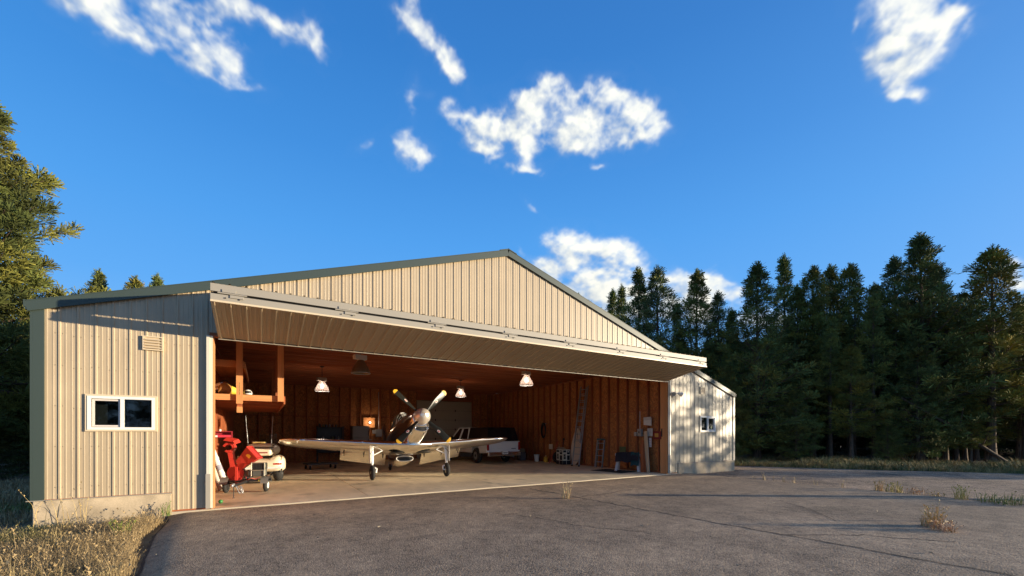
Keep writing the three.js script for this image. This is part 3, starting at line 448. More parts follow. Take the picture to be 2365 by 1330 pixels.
  const LE = s => -1.62 - 0.13 * Math.abs(s) - (Math.abs(s) < 0.9 ? 0 : 0) + (Math.abs(s) < 1.0 ? 0.18 * (1 - Math.abs(s)) : 0), CH = s => 2.62 - 0.235 * Math.abs(s), TC = s => 0.20 - 0.006 * Math.abs(s);
  const st = [0, 0.45, 0.9, 0.905, 2.0, 3.2, 3.205, 4.2, 5.0, 5.35, 5.52, 5.60].map(s => s >= 0.905 && s <= 3.2 ? [s, LE(s), CH(s), TC(s), 0.77] : s > 5.1 ? [s, LE(s) - (s - 5.1) ** 2 * 1.2, CH(s) - (s - 5.1) ** 2 * 2.6, TC(s) * (s > 5.55 ? 0.45 : s > 5.4 ? 0.8 : 1), 1, (s - 5.1) * 0.04] : [s, LE(s), CH(s), TC(s), 1]);
  const both = [...st.slice(1).reverse().map(a => [-a[0], ...a.slice(1)]), ...st];
  const wing = part('wing', B(loft(both.map(a => foil(...a)), { smooth: true })), M.aluminium, plane);
  for (const s of [-1, 1]) {
    const fl = []; for (const q of [0.95, 2.0, 3.16]) { const r = [], c0 = V(s * q, -1.0 + 0.0875 * q - 0.02 - 0.055 * CH(q) * 0.79, LE(q) - CH(q) * 0.79), L = CH(q) * 0.34; for (let i = 0; i < 16; i++) { const t = i / 16 * 2 * Math.PI, u = (1 - Math.cos(t)) / 2, th = Math.sin(t) * 0.055 * (1 - u) * (u < 0.02 ? 0.4 : 1), a = 46 * Math.PI / 180; r.push(V(c0.x, c0.y - u * L * Math.sin(a) + th * Math.cos(a), c0.z - u * L * Math.cos(a) - th * Math.sin(a))); } fl.push(r); }
    const f = part('flap', B(loft(s > 0 ? fl : fl.reverse())), M.aluminium, plane);
    for (const q of [1.1, 2.05, 3.0]) part('flap_bracket', B(rod(V(s * q, -1.20 + 0.0875 * q, LE(q) - CH(q) * 0.74), V(s * q, -1.38 + 0.0875 * q, LE(q) - CH(q) * 0.83), 0.02, 0.02, 6)), M.darkSteel, f);
    part('wheel_well', B(xf(new THREE.SphereGeometry(0.42, 18, 8), { s: [1, 0.10, 0.62], t: [s * 0.66, -1.255, LE(0.6) - 0.72] })), M.black, wing);
    part('landing_light', B(xf(new THREE.SphereGeometry(0.11, 12, 8), { s: [1.6, 0.7, 0.5], t: [s * 4.9, -1.0 + 0.0875 * 4.75, LE(4.75) - 0.02] })), M.chrome, wing);
    part('gun_fairing', B(rod(V(s * 2.35, -0.79, LE(2.35) + 0.06), V(s * 2.35, -0.80, LE(2.35) - 0.3), 0.035, 0.045, 10)), M.aluminium, wing);
    // main gear
    const top = P(s * 1.86, -1.0, LE(1.86) - 0.45), ax = V(s * 1.235, 0.245, 0.02), kn = V(s * 1.235, 0.52, -0.005);
    const g = part('landing_gear', mg(rod(top, kn, 0.052, 0.045, 12), rod(kn, V(s * 1.235, 0.40, 0.0), 0.03, 0.03, 10), rod(V(s * 1.235, 0.42, 0), V(s * 1.10, 0.36, 0.01), 0.028, 0.026, 8), rod(V(s * 1.10, 0.37, 0.01), V(s * 1.115, 0.235, 0.02), 0.026, 0.024, 8), rod(V(s * 1.10, 0.245, 0.02), ax, 0.022, 0.022, 8), rod(V(s * 1.235, 0.62, -0.06), V(s * 1.235, 0.50, -0.12), 0.014, 0.014, 6), rod(V(s * 1.235, 0.50, -0.12), V(s * 1.235, 0.41, -0.03), 0.014, 0.014, 6)), M.white, plane);
    part('drag_strut', rod(P(s * 1.35, -1.12, LE(1.4) - 0.55), V(s * 1.22, 0.78, -0.01), 0.018, 0.018, 8), M.white, g);
    part('brake_line', tubeAlong([P(s * 1.8, -1.08, LE(1.86) - 0.3), V(s * 1.29, 0.85, 0.06), V(s * 1.29, 0.55, 0.05), V(s * 1.20, 0.36, 0.05)], 0.008, 18, 5), M.black, g);
    part('gear_door', xf(new RoundedBoxGeometry(0.012, 0.52, 0.24, 1, 0.005), { r: [0, 0, s * -0.02], t: [s * 1.31, 0.80, -0.02] }), M.white, g);
    const w = part('wheel', xf(new THREE.TorusGeometry(0.165, 0.078, 12, 32), { s: [1, 1, 0.9], r: [0, Math.PI / 2, 0], t: [ax.x, 0.243, 0.02] }), M.rubber, plane);
    part('rim', mg(xf(new THREE.CylinderGeometry(0.115, 0.115, 0.09, 24), { r: [0, 0, Math.PI / 2], t: [ax.x, 0.243, 0.02] }), xf(new THREE.CylinderGeometry(0.035, 0.035, 0.12, 12), { r: [0, 0, Math.PI / 2], t: [ax.x, 0.243, 0.02] })), M.chrome, w);
    for (let k = 0; k < 6; k++) { const a = k * Math.PI / 3; part('rim_hole', xf(new THREE.CylinderGeometry(0.02, 0.02, 0.094, 8), { r: [0, 0, Math.PI / 2], t: [ax.x, 0.243 + 0.075 * Math.cos(a), 0.02 + 0.075 * Math.sin(a)] }), M.black, w); }
    // tailplane half
    const tp = [[0.1, -7.6, 1.15], [1.0, -7.8, 0.9], [1.85, -8.0, 0.62], [1.98, -8.15, 0.35]].map(([q, le, ch]) => foil(s * q, le, ch, 0.09, 1, 1.1 - 0.0875 * q));
    part('tailplane', B(loft(s > 0 ? tp : tp.reverse())), M.aluminium, plane);
  }
  part('pitot_tube', B(mg(rod(V(-5.1, -0.67, LE(5) - 0.3), V(-5.1, -0.71, LE(5) + 0.35), 0.022, 0.012, 8))), M.white, wing);
  part('wing_light', B(xf(new THREE.SphereGeometry(0.05, 10, 8), { s: [1.2, 0.8, 1.6], t: [-5.80, -0.50, LE(5.6) - 0.75] })), M.chrome, wing);
  // belly scoop
  const sc = [[-3.55, -1.26, -1.50, 0.43, 2.6], [-3.62, -1.20, -1.54, 0.46, 2.6], [-4.1, -1.10, -1.62, 0.47, 2.5], [-4.9, -0.9, -1.62, 0.45, 2.3], [-5.8, -0.7, -1.36, 0.38, 2.2], [-6.6, -0.45, -0.95, 0.26, 2], [-7.2, -0.3, -0.6, 0.12, 2]];
  const scoop = part('belly_scoop', B(loft(sc.slice().reverse().map(a => ring(...a)))), M.aluminium, plane);
  const lipR = ring(-3.545, -1.275, -1.485, 0.415, 2.6); part('scoop_opening', B(loft([ring(-3.6, -1.27, -1.49, 0.42, 2.6), ring(-3.54, -1.275, -1.485, 0.41, 2.6)])), M.black, scoop);
  part('scoop_lip', B(new THREE.TubeGeometry(new THREE.CatmullRomCurve3(ring(-3.54, -1.25, -1.51, 0.44, 2.6), true), 48, 0.022, 6, true)), M.white, scoop);
  part('scoop_strut', B(mg(rod(V(-0.08, -1.26, -3.5), V(-0.06, -1.05, -3.3), 0.035, 0.035, 6), rod(V(0.15, -1.26, -3.5), V(0.16, -1.05, -3.3), 0.03, 0.03, 6))), M.white, scoop);
  // canopy and fin
  const can = [[-2.85, 0.66, 0.60, 0.30], [-3.1, 0.90, 0.60, 0.34], [-3.5, 1.12, 0.58, 0.36], [-4.1, 1.20, 0.58, 0.36], [-4.8, 1.08, 0.58, 0.33], [-5.5, 0.78, 0.58, 0.22], [-5.8, 0.66, 0.6, 0.1]];
  const cn = part('canopy', B(loft(can.slice().reverse().map(([z, t, b, h]) => ring(z, t, b - 0.2, h, 2.1, 24)))), new THREE.MeshPhysicalMaterial({ color: rgb(0.5, 0.52, 0.5), transmission: 0.8, roughness: 0.05, thickness: 0, side: THREE.DoubleSide }), plane);
  for (const [z, t, h] of [[-3.12, 0.905, 0.345], [-3.5, 1.125, 0.365]]) { const pts = []; for (let i = 0; i <= 16; i++) { const a = Math.PI * i / 16; pts.push(V(h * Math.cos(a), 0.48 + (t - 0.48) * Math.sin(a), z)); } part('canopy_frame', B(tubeAlong(pts, 0.026, 30, 6)), M.white, cn); }
  for (const s of [-1, 1]) part('canopy_frame', B(tubeAlong([V(s * 0.12, 0.70, -2.86), V(s * 0.15, 0.88, -3.1), V(s * 0.14, 1.10, -3.48)], 0.018, 14, 6)), M.white, cn);
  const fin = [[0.4, -7.4, 1.6, 0.06], [1.0, -7.95, 1.1, 0.05], [1.6, -8.3, 0.85, 0.04], [1.75, -8.45, 0.5, 0.02]].map(([y, le, ch, t]) => { const r = []; for (let i = 0; i < 16; i++) { const a = i / 16 * 2 * Math.PI; r.push(V(Math.sin(a) * t, y, le - ch * (1 - Math.cos(a)) / 2)); } return r; });
  part('tail_fin', B(loft(fin)), M.aluminium, plane);
  const tw = P(0, 0, -7.0); const twm = part('tail_wheel', xf(new THREE.TorusGeometry(0.085, 0.045, 8, 20), { r: [0, Math.PI / 2, 0], t: [0, 0.13, tw.z] }), M.rubber, plane);
  part('tail_strut', mg(rod(V(0.07, 0.13, tw.z), V(0.05, 0.33, tw.z + 0.02), 0.016, 0.016, 6), rod(V(-0.07, 0.13, tw.z), V(-0.05, 0.33, tw.z + 0.02), 0.016, 0.016, 6), rod(V(0, 0.31, tw.z + 0.02), V(0, 0.72, tw.z + 0.1), 0.03, 0.03, 8)), M.steel, twm);
}

// ------------------------------------------------------------------ pickup truck at the back
{
  const t = thing('pickup_truck', 'white pickup truck with dark canopy over its bed, parked behind the plane wing', 'pickup truck', [10.95, 0, -7.35], 0.03);
  const paint = mat([0.72, 0.71, 0.69], 0.25), dark = mat([0.010, 0.011, 0.013], 0.12);
  const arc = (cx, r) => Array.from({ length: 9 }, (_, i) => { const a = Math.PI - Math.PI * i / 8; return [cx - r * Math.cos(a) , 0.50 + r * Math.sin(a)]; });
  const prof = [[0, 0.55], [0, 1.10], [2.05, 1.13], [3.95, 1.12], [5.1, 1.04], [5.35, 0.92], [5.40, 0.52], ...arc(4.45, 0.44), ...arc(1.18, 0.44), [0.5, 0.52]];
  const side = (pts, w, bev) => extrude(pts, w, bev).rotateY(Math.PI / 2);
  const body = part('body', uvm(side(prof, 1.90, 0.04)), paint, t);
  const glassH = (z0, z1, zr0, zr1, y0, y1, w0, w1) => loft([[V(-w0, y0, -z0), V(w0, y0, -z0), V(w0, y0, -z1), V(-w0, y0, -z1)], [V(-w1, y1, -zr0), V(w1, y1, -zr0), V(w1, y1, -zr1), V(-w1, y1, -zr1)]], { smooth: false });
  const cab = part('cab', glassH(2.12, 4.25, 2.22, 3.45, 1.10, 1.74, 0.86, 0.70), dark, t);
  part('roof', rb(1.45, 0.06, 1.35, 0.025, 0, 1.765, -2.84), paint, cab);
  for (const s of [-1, 1]) { part('pillar', mg(beam(V(s * 0.872, 1.1, -2.12), V(s * 0.71, 1.75, -2.22), 0.05, 0.10), beam(V(s * 0.872, 1.1, -3.15), V(s * 0.715, 1.75, -2.95), 0.04, 0.09), beam(V(s * 0.872, 1.1, -4.25), V(s * 0.71, 1.75, -3.45), 0.04, 0.07)), paint, cab); part('side_mirror', rb(0.16, 0.20, 0.08, 0.03, s * 1.02, 1.22, -3.75), M.black, cab); }
  part('topper', uvm(glassH(0.06, 2.06, 0.20, 2.06, 1.125, 1.78, 0.90, 0.76)), dark, t, 'dark canopy over the truck bed');
  part('tailgate', mg(rb(1.62, 0.50, 0.03, 0.012, 0, 0.83, 0.012), rb(0.26, 0.07, 0.02, 0.008, 0, 1.0, 0.03)), paint, t);
  part('badge', mg(bb(0.42, 0.68, 0.73, 0.76, 0.028, 0.034)), M.darkSteel, t);
  part('bumper', mg(rb(1.86, 0.20, 0.16, 0.03, 0, 0.50, 0.06), rb(0.5, 0.08, 0.18, 0.02, 0, 0.58, 0.06)), M.chrome, t);
  const cv = document.createElement('canvas'); cv.width = 96; cv.height = 48; const q = cv.getContext('2d'); q.fillStyle = '#e8e4da'; q.fillRect(0, 0, 96, 48); q.fillStyle = '#333'; for (let k = 0; k < 5; k++) q.fillRect(14 + k * 15, 16 + (k % 2) * 2, 9, 18); const pt = new THREE.CanvasTexture(cv); pt.colorSpace = THREE.SRGBColorSpace;
  part('number_plate', new THREE.PlaneGeometry(0.31, 0.155).translate(0.0, 0.56, 0.156), mat(WHITE, 0.5, 0, { map: pt }), t);
  for (const s of [-1, 1]) {
    part('tail_light', rb(0.11, 0.40, 0.04, 0.015, s * 0.885, 0.87, 0.008), mat([0.35, 0.012, 0.010], 0.2), t);
    for (const z of [-1.18, -4.45]) { const w = part('wheel', xf(new THREE.TorusGeometry(0.27, 0.115, 10, 28), { s: [1, 1, 1.15], r: [0, Math.PI / 2, 0], t: [s * 0.83, 0.385, z] }), M.rubber, t); part('rim', xf(new THREE.CylinderGeometry(0.20, 0.20, 0.2, 18), { r: [0, 0, Math.PI / 2], t: [s * 0.83, 0.385, z] }), M.steel, w); part('wheel_hub', xf(new THREE.CylinderGeometry(0.07, 0.07, 0.23, 10), { r: [0, 0, Math.PI / 2], t: [s * 0.83, 0.385, z] }), M.darkSteel, w); }
  }
  part('exhaust_pipe', rod(V(0.55, 0.36, 0.02), V(0.5, 0.38, -1.0), 0.035, 0.035, 10), M.steel, t);
  part('hitch', mg(rb(0.08, 0.08, 0.25, 0.01, 0, 0.36, 0.08), bb(-0.12, 0.12, 0.36, 0.40, -0.6, -0.05)), M.darkSteel, t);
}

// ------------------------------------------------------------------ three wheeled touring motorcycle under the loft
{
  const t = thing('motorcycle', 'cream white three wheeled touring motorcycle with top case and two aerials, behind the red chipper', 'motorcycle', [0.86, 0, -4.95], Math.PI - 0.16);
  const cream = mat([0.80, 0.71, 0.52], 0.25), dk = M.black, lightRed = mat([0.42, 0.03, 0.02], 0.2);
  const wheel = (x, z, n, tw) => { const w = part('wheel', xf(new THREE.TorusGeometry(n - tw, tw, 10, 28), { s: [1, 1, 1.25], r: [0, Math.PI / 2, 0], t: [x, n, z] }), M.rubber, t); part('rim', xf(new THREE.CylinderGeometry(n - tw * 1.6, n - tw * 1.6, tw * 1.9, 20), { r: [0, 0, Math.PI / 2], t: [x, n, z] }), M.steel, w); part('wheel_hub', xf(new THREE.CylinderGeometry(0.05, 0.05, tw * 2.4, 12), { r: [0, 0, Math.PI / 2], t: [x, n, z] }), M.chrome, w); };
  wheel(-0.47, 0, 0.30, 0.10); wheel(0.47, 0, 0.30, 0.10); wheel(0, 1.75, 0.31, 0.075);
  // rear body: rounded sections across the width, swelling over each wheel
  const sec = (x, s, hump) => Array.from({ length: 24 }, (_, i) => { const a = i / 24 * 2 * Math.PI, c = Math.cos(a), q = Math.sin(a); return V(x, 0.50 + (q > 0 ? 0.24 + hump : 0.20) * s * Math.sign(q) * Math.pow(Math.abs(q), 0.75), 0.02 + (c < 0 ? 0.44 : 0.50) * (0.55 + 0.45 * s) * Math.sign(c) * Math.pow(Math.abs(c), 0.6) * s); });
  const body = part('rear_body', loft([[-0.66, 0.42, 0], [-0.645, 0.68, 0.02], [-0.60, 0.88, 0.05], [-0.50, 0.99, 0.075], [-0.40, 1, 0.06], [-0.28, 1, -0.01], [0, 1, -0.02], [0.28, 1, -0.01], [0.40, 1, 0.06], [0.50, 0.99, 0.075], [0.60, 0.88, 0.05], [0.645, 0.68, 0.02], [0.66, 0.42, 0]].map(a => sec(...a))), cream, t);
  part('bumper_strip', mg(xf(new RoundedBoxGeometry(1.22, 0.07, 0.05, 2, 0.022), { t: [0, 0.44, -0.415] })), M.white, body);
  part('number_plate', bb(-0.10, 0.10, 0.50, 0.61, -0.438, -0.430), M.white, body);
  for (const s of [-1, 1]) {
    part('tail_light', rb(0.24, 0.055, 0.04, 0.015, s * 0.49, 0.555, -0.40), lightRed, body);
    part('lid_panel', xf(new RoundedBoxGeometry(0.24, 0.014, 0.20, 1, 0.006), { r: [-0.62, 0, 0], t: [s * 0.48, 0.735, -0.24] }), mat([0.36, 0.22, 0.12], 0.4), body);
    part('wheel_arch', xf(new THREE.TorusGeometry(0.325, 0.02, 6, 24, Math.PI), { r: [0, Math.PI / 2, 0], t: [s * 0.60, 0.30, 0] }), M.black, body);
    part('exhaust_pipe', rod(V(s * 0.24, 0.22, 0.9), V(s * 0.27, 0.20, -0.44), 0.04, 0.045, 12), M.chrome, t);
    part('aerial', mg(rod(V(s * 0.30, 0.98, -0.22), V(s * 0.31, 1.22, -0.24), 0.012, 0.009, 6), rod(V(s * 0.31, 1.22, -0.24), V(s * 0.36, 2.02, -0.30), 0.006, 0.004, 6), cyl(0.014, 0.014, 0.05, s * 0.325, 1.42, -0.255, 8)), M.steel, t);
    part('fork', rod(V(s * 0.10, 0.32, 1.75), V(s * 0.11, 0.95, 1.45), 0.028, 0.028, 10), M.chrome, t);
    part('handlebar', tubeAlong([V(s * 0.05, 1.03, 1.30), V(s * 0.25, 1.12, 1.20), V(s * 0.42, 1.08, 1.02)], 0.014, 14, 6), dk, t);
    part('mirror', rb(0.16, 0.09, 0.05, 0.02, s * 0.40, 1.18, 1.32), cream, t);
  }
  const box = part('top_case', rb(0.62, 0.26, 0.44, 0.07, 0, 0.93, -0.06, 4), cream, t);
  part('case_lid', rb(0.61, 0.11, 0.43, 0.05, 0, 1.105, -0.05, 4), cream, box); part('case_trim', rb(0.635, 0.022, 0.455, 0.008, 0, 1.05, -0.06), M.darkSteel, box);
  part('tail_light', rb(0.44, 0.05, 0.03, 0.012, 0, 0.90, -0.275), mat([0.30, 0.10, 0.08], 0.2), box);
  part('luggage_rack', mg(tubeAlong([V(-0.24, 1.16, -0.22), V(0, 1.20, -0.23), V(0.24, 1.16, -0.22)], 0.01, 12, 6), tubeAlong([V(-0.24, 1.16, 0.10), V(0, 1.20, 0.10), V(0.24, 1.16, 0.10)], 0.01, 12, 6)), M.chrome, box);
  part('cushion', rb(0.36, 0.06, 0.28, 0.028, 0.04, 1.20, -0.04), mat([0.60, 0.42, 0.14], 0.8), t, 'tan pad lying on the top case');
  part('seat', mg(rb(0.38, 0.30, 0.12, 0.05, 0, 0.96, 0.25, 3), rb(0.40, 0.14, 0.42, 0.05, 0, 0.78, 0.48, 3), rb(0.36, 0.12, 0.38, 0.045, 0, 0.74, 0.85, 3)), mat([0.03, 0.028, 0.027], 0.7), t);
  part('tank', loft([[0.6, 0.70, 0.14, 0.12], [0.95, 0.76, 0.20, 0.16], [1.25, 0.84, 0.19, 0.16], [1.40, 0.88, 0.13, 0.1]].map(([z, y, w, h]) => Array.from({ length: 16 }, (_, i) => { const a = i / 16 * 2 * Math.PI; return V(w * Math.cos(a), y + h * Math.sin(a), z); }))), cream, t);
  part('engine', mg(rb(0.44, 0.34, 0.60, 0.05, 0, 0.40, 0.90), rb(0.66, 0.20, 0.30, 0.05, 0, 0.50, 1.05)), M.darkSteel, t);
  part('fairing', loft([[1.20, 0.90, 0.16, 0.10], [1.35, 0.96, 0.34, 0.20], [1.55, 0.92, 0.33, 0.22], [1.72, 0.86, 0.20, 0.14]].map(([z, y, w, h]) => Array.from({ length: 18 }, (_, i) => { const a = i / 18 * 2 * Math.PI; return V(w * Math.cos(a), y + h * Math.sin(a), z); }))), cream, t);
  part('windscreen', xf(new RoundedBoxGeometry(0.50, 0.42, 0.008, 1, 0.003), { r: [-0.5, 0, 0], t: [0, 1.30, 1.38] }), M.glass, t);
  part('front_fender', xf(new THREE.CylinderGeometry(0.345, 0.345, 0.17, 24, 1, true, 0.5, 2.1), { r: [0, 0, Math.PI / 2], t: [0, 0.32, 1.75] }), cream, t);
}

// ------------------------------------------------------------------ wood chipper on a small trailer
{
  const t = thing('wood_chipper', 'red wood chipper with tall discharge chute and flared hopper on a small trailer', 'wood chipper', [0.55, 0, -2.35], -0.25); t.scale.x = 0.88;
  const q4 = (a, b, c, d) => [V(...a), V(...b), V(...c), V(...d)];
  const sq = (x, y, z, w, d, tilt = 0) => q4([x - w, y + w * tilt, z - d], [x + w, y - w * tilt, z - d], [x + w, y - w * tilt, z + d], [x - w, y + w * tilt, z + d]);
  const open = { cap0: false, cap1: false, smooth: false };
  const ch = part('discharge_chute', mg(loft([sq(-0.295, 0.42, 0, 0.065, 0.075), sq(-0.345, 0.72, 0, 0.062, 0.075), sq(-0.405, 1.03, 0, 0.06, 0.075, 0.1)], open), bb(-0.37, -0.34, 0.28, 0.46, -0.07, 0.07), bb(-0.245, -0.215, 0.28, 0.46, -0.07, 0.07)), M.red, t);
  part('chute_elbow', (() => { const a = [], N = 16, ringAt = (r, z) => Array.from({ length: N + 1 }, (_, i) => { const q = -2.3 + i / N * 5.2; return V(-0.43 + r * Math.cos(q), 1.14 + r * Math.sin(q) * 0.85, z); }); return mg(loft([ringAt(0.145, 0.09), ringAt(0.145, -0.09)], { ...open, closed: false }), loft([ringAt(0.145, 0.085), ringAt(0.085, 0.088)], { ...open, closed: false }), loft([ringAt(0.145, -0.085), ringAt(0.085, -0.088)], { ...open, closed: false })); })(), M.red, ch);
  part('deflector', mg(xf(new RoundedBoxGeometry(0.27, 0.010, 0.24, 1, 0.004), { r: [0.35, 0, -0.18], t: [-0.40, 1.335, 0.03] }), xf(new RoundedBoxGeometry(0.10, 0.010, 0.24, 1, 0.004), { r: [0.35, 0, -0.95], t: [-0.245, 1.285, 0.03] })), M.red, ch);
  part('flange', rb(0.17, 0.025, 0.19, 0.008, -0.412, 1.03, 0), M.red, ch);
  const hp = part('feed_hopper', loft([q4([-0.25, 0.80, -0.09], [-0.14, 0.56, -0.09], [-0.14, 0.56, 0.09], [-0.25, 0.80, 0.09]), q4([-0.10, 0.97, -0.13], [0.06, 0.70, -0.13], [0.06, 0.70, 0.13], [-0.10, 0.97, 0.13]), q4([0.06, 1.16, -0.22], [0.33, 0.86, -0.22], [0.33, 0.86, 0.22], [0.06, 1.16, 0.22])], open), M.red, t);
  part('hopper_rim', mg(beam(V(0.06, 1.16, -0.22), V(0.33, 0.86, -0.22), 0.02, 0.02), beam(V(0.06, 1.16, 0.22), V(0.33, 0.86, 0.22), 0.02, 0.02), beam(V(0.06, 1.16, -0.22), V(0.06, 1.16, 0.22), 0.02, 0.02, V(1, 0, 0)), beam(V(0.33, 0.86, -0.22), V(0.33, 0.86, 0.22), 0.02, 0.02, V(1, 0, 0))), M.red, hp);
  part('warning_label', xf(new THREE.PlaneGeometry(0.13, 0.085), { r: [0, -0.27, -0.7], t: [0.10, 0.93, 0.201] }), mat([0.75, 0.30, 0.02], 0.5), hp);
  part('hopper_leg', mg(bb(-0.255, -0.195, 0.28, 0.66, 0.09, 0.13), bb(-0.255, -0.195, 0.28, 0.66, -0.13, -0.09)), M.red, t);
  part('rotor_housing', mg(xf(new THREE.CylinderGeometry(0.21, 0.21, 0.16, 24), { r: [Math.PI / 2, 0, 0], t: [-0.27, 0.50, -0.02] })), M.red, t);
  const en = part('engine', mg(rb(0.30, 0.16, 0.30, 0.02, 0.33, 0.49, 0.02), cyl(0.09, 0.09, 0.12, 0.10, 0.50, 0.05, 14), rb(0.16, 0.2, 0.2, 0.02, 0.05, 0.46, -0.02)), mat([0.10, 0.105, 0.095], 0.5), t);
  part('engine_shroud', rb(0.32, 0.17, 0.30, 0.02, 0.335, 0.655, 0.02), mat([0.05, 0.052, 0.045], 0.5), en);
  for (let k = 0; k < 7; k++) part('grille_bar', rb(0.012, 0.14, 0.012, 0.003, 0.21 + k * 0.04, 0.655, 0.176), M.darkSteel, en);
  part('engine_cage', mg(rod(V(0.165, 0.42, 0.19), V(0.165, 0.755, 0.19), 0.011), rod(V(0.505, 0.42, 0.19), V(0.505, 0.755, 0.19), 0.011), rod(V(0.165, 0.755, 0.19), V(0.505, 0.755, 0.19), 0.011), rod(V(0.165, 0.565, 0.192), V(0.505, 0.565, 0.192), 0.010)), mat([0.5, 0.47, 0.38], 0.4, 0.5), en);
  part('cable', tubeAlong([V(0.0, 0.40, 0.10), V(0.06, 0.33, 0.15), V(0.16, 0.37, 0.17), V(0.24, 0.34, 0.12), V(0.36, 0.38, 0.1)], 0.009, 24, 5), mat([0.5, 0.08, 0.06], 0.5), en);
  const fr = part('trailer_frame', mg(beam(V(-0.38, 0.30, -0.10), V(0.60, 0.30, -0.10), 0.05, 0.05), beam(V(-0.38, 0.30, 0.12), V(0.48, 0.30, 0.12), 0.05, 0.04), beam(V(0.02, 0.29, -0.1), V(0.02, 0.285, 1.0), 0.06, 0.06), beam(V(-0.38, 0.29, -0.1), V(0.0, 0.285, 0.7), 0.045, 0.045), beam(V(-0.5, 0.235, 0.0), V(0.52, 0.235, 0.0), 0.03, 0.03)), M.darkSteel, t);
  part('jack_stand', mg(rod(V(0.02, 0.01, 1.02), V(0.02, 0.30, 1.02), 0.011), cyl(0.03, 0.03, 0.01, 0.02, 0.006, 1.02, 10)), M.darkSteel, fr);
  part('coupler', mg(rb(0.06, 0.06, 0.12, 0.02, 0.02, 0.315, 1.06), xf(new THREE.SphereGeometry(0.04, 12, 8), { t: [0.02, 0.30, 1.12] })), M.steel, fr);
  part('reflector', bb(0.33, 0.45, 0.28, 0.32, 0.145, 0.155), mat([0.70, 0.62, 0.10], 0.5), fr);
  for (const o of [0.06, 0.13]) part('safety_chain', tubeAlong([V(0.04 + o * 0.3, 0.27, 0.98), V(0.06 + o, 0.15, 0.99), V(0.10 + o * 0.9, 0.10, 0.99), V(0.15 + o * 0.5, 0.19, 0.98), V(0.13 + o * 0.3, 0.27, 0.96)], 0.010, 26, 5), M.steel, fr);
  for (const x of [0.49, -0.52]) { const w = part('wheel', xf(new THREE.TorusGeometry(0.115, 0.05, 10, 24), { s: [1, 1, 1.05], r: [0, Math.PI / 2, 0], t: [x, 0.166, 0] }), M.rubber, t); part('rim', xf(new THREE.CylinderGeometry(0.085, 0.085, 0.105, 16), { r: [0, 0, Math.PI / 2], t: [x, 0.166, 0] }), x > 0 ? M.white : M.darkSteel, w); part('fender', xf(new THREE.CylinderGeometry(0.215, 0.215, 0.20, 14, 1, true, 0.25, 2.64), { r: [0, 0, Math.PI / 2], t: [x, 0.18, 0] }), mat([0.17, 0.165, 0.15], 0.5), w); }
}

// ------------------------------------------------------------------ lamps under the ceiling
{
  const dome = new THREE.MeshPhysicalMaterial({ color: rgb(0.92, 0.80, 0.74), transmission: 0.86, roughness: 0.22, thickness: 0, side: THREE.DoubleSide });
  const dull = mat([0.20, 0.15, 0.085], 0.35, 0.3);
  const bell = []; for (let i = 0; i <= 12; i++) { const a = i / 12; bell.push(new THREE.Vector2(0.085 + 0.165 * Math.sin(Math.min(1, a * 1.02) * Math.PI / 2), 0.36 * (1 - a) ** 1.25)); }
  const lamp = (x, y, z, lit, label) => {
    const t = thing('ceiling_lamp', label, 'ceiling lamp', [x, y, z], 0.3, 'bell shaped lamps under the hangar ceiling');
    part('lamp_shade', new THREE.LatheGeometry(bell, 28), lit ? dome : dull, t);
    part('shade_rim', xf(new THREE.TorusGeometry(0.25, 0.008, 6, 32), { r: [Math.PI / 2, 0, 0], t: [0, 0.004, 0] }), M.steel, t);
    part('ballast', mg(rb(0.34, 0.13, 0.16, 0.015, -0.02, 0.44, 0), cyl(0.085, 0.085, 0.04, 0, 0.37, 0, 16)), lit ? mat([0.30, 0.26, 0.21], 0.5) : mat([0.55, 0.53, 0.48], 0.5), t);
    part('hanger', mg(rod(V(0, 0.50, 0), V(0, 4.0 - y, 0), 0.012), rb(0.12, 0.04, 0.12, 0.01, 0, 3.97 - y, 0)), M.darkSteel, t);
    const b = part('bulb', xf(new THREE.SphereGeometry(0.075, 16, 12), { s: [1, 1.35, 1], t: [0, 0.19, 0] }), lit ? new THREE.MeshStandardMaterial({ color: 0x000000, emissive: rgb(1, 0.86, 0.74), emissiveIntensity: 1.5 }) : mat([0.6, 0.58, 0.52], 0.3), t);
    if (lit) { const l = new THREE.PointLight(rgb(1, 0.84, 0.70), 0.7, 0, 2); l.position.set(0, 0.10, 0); l.castShadow = true; l.shadow.radius = 3; l.name = 'lamp_light'; t.add(l); }
  };
  lamp(3.2, 3.14, -1.78, false, 'unlit dull bell lamp nearest the door, hanging left of the propeller');
  lamp(2.8, 3.06, -6.76, true, 'lit bell lamp left of the unlit one, near the timber loft');
  lamp(8.88, 3.20, -7.8, true, 'smallest lit bell lamp, above and right of the propeller');
  lamp(9.05, 3.22, -2.42, true, 'lit bell lamp nearest the right wall, just under the raised door');
}
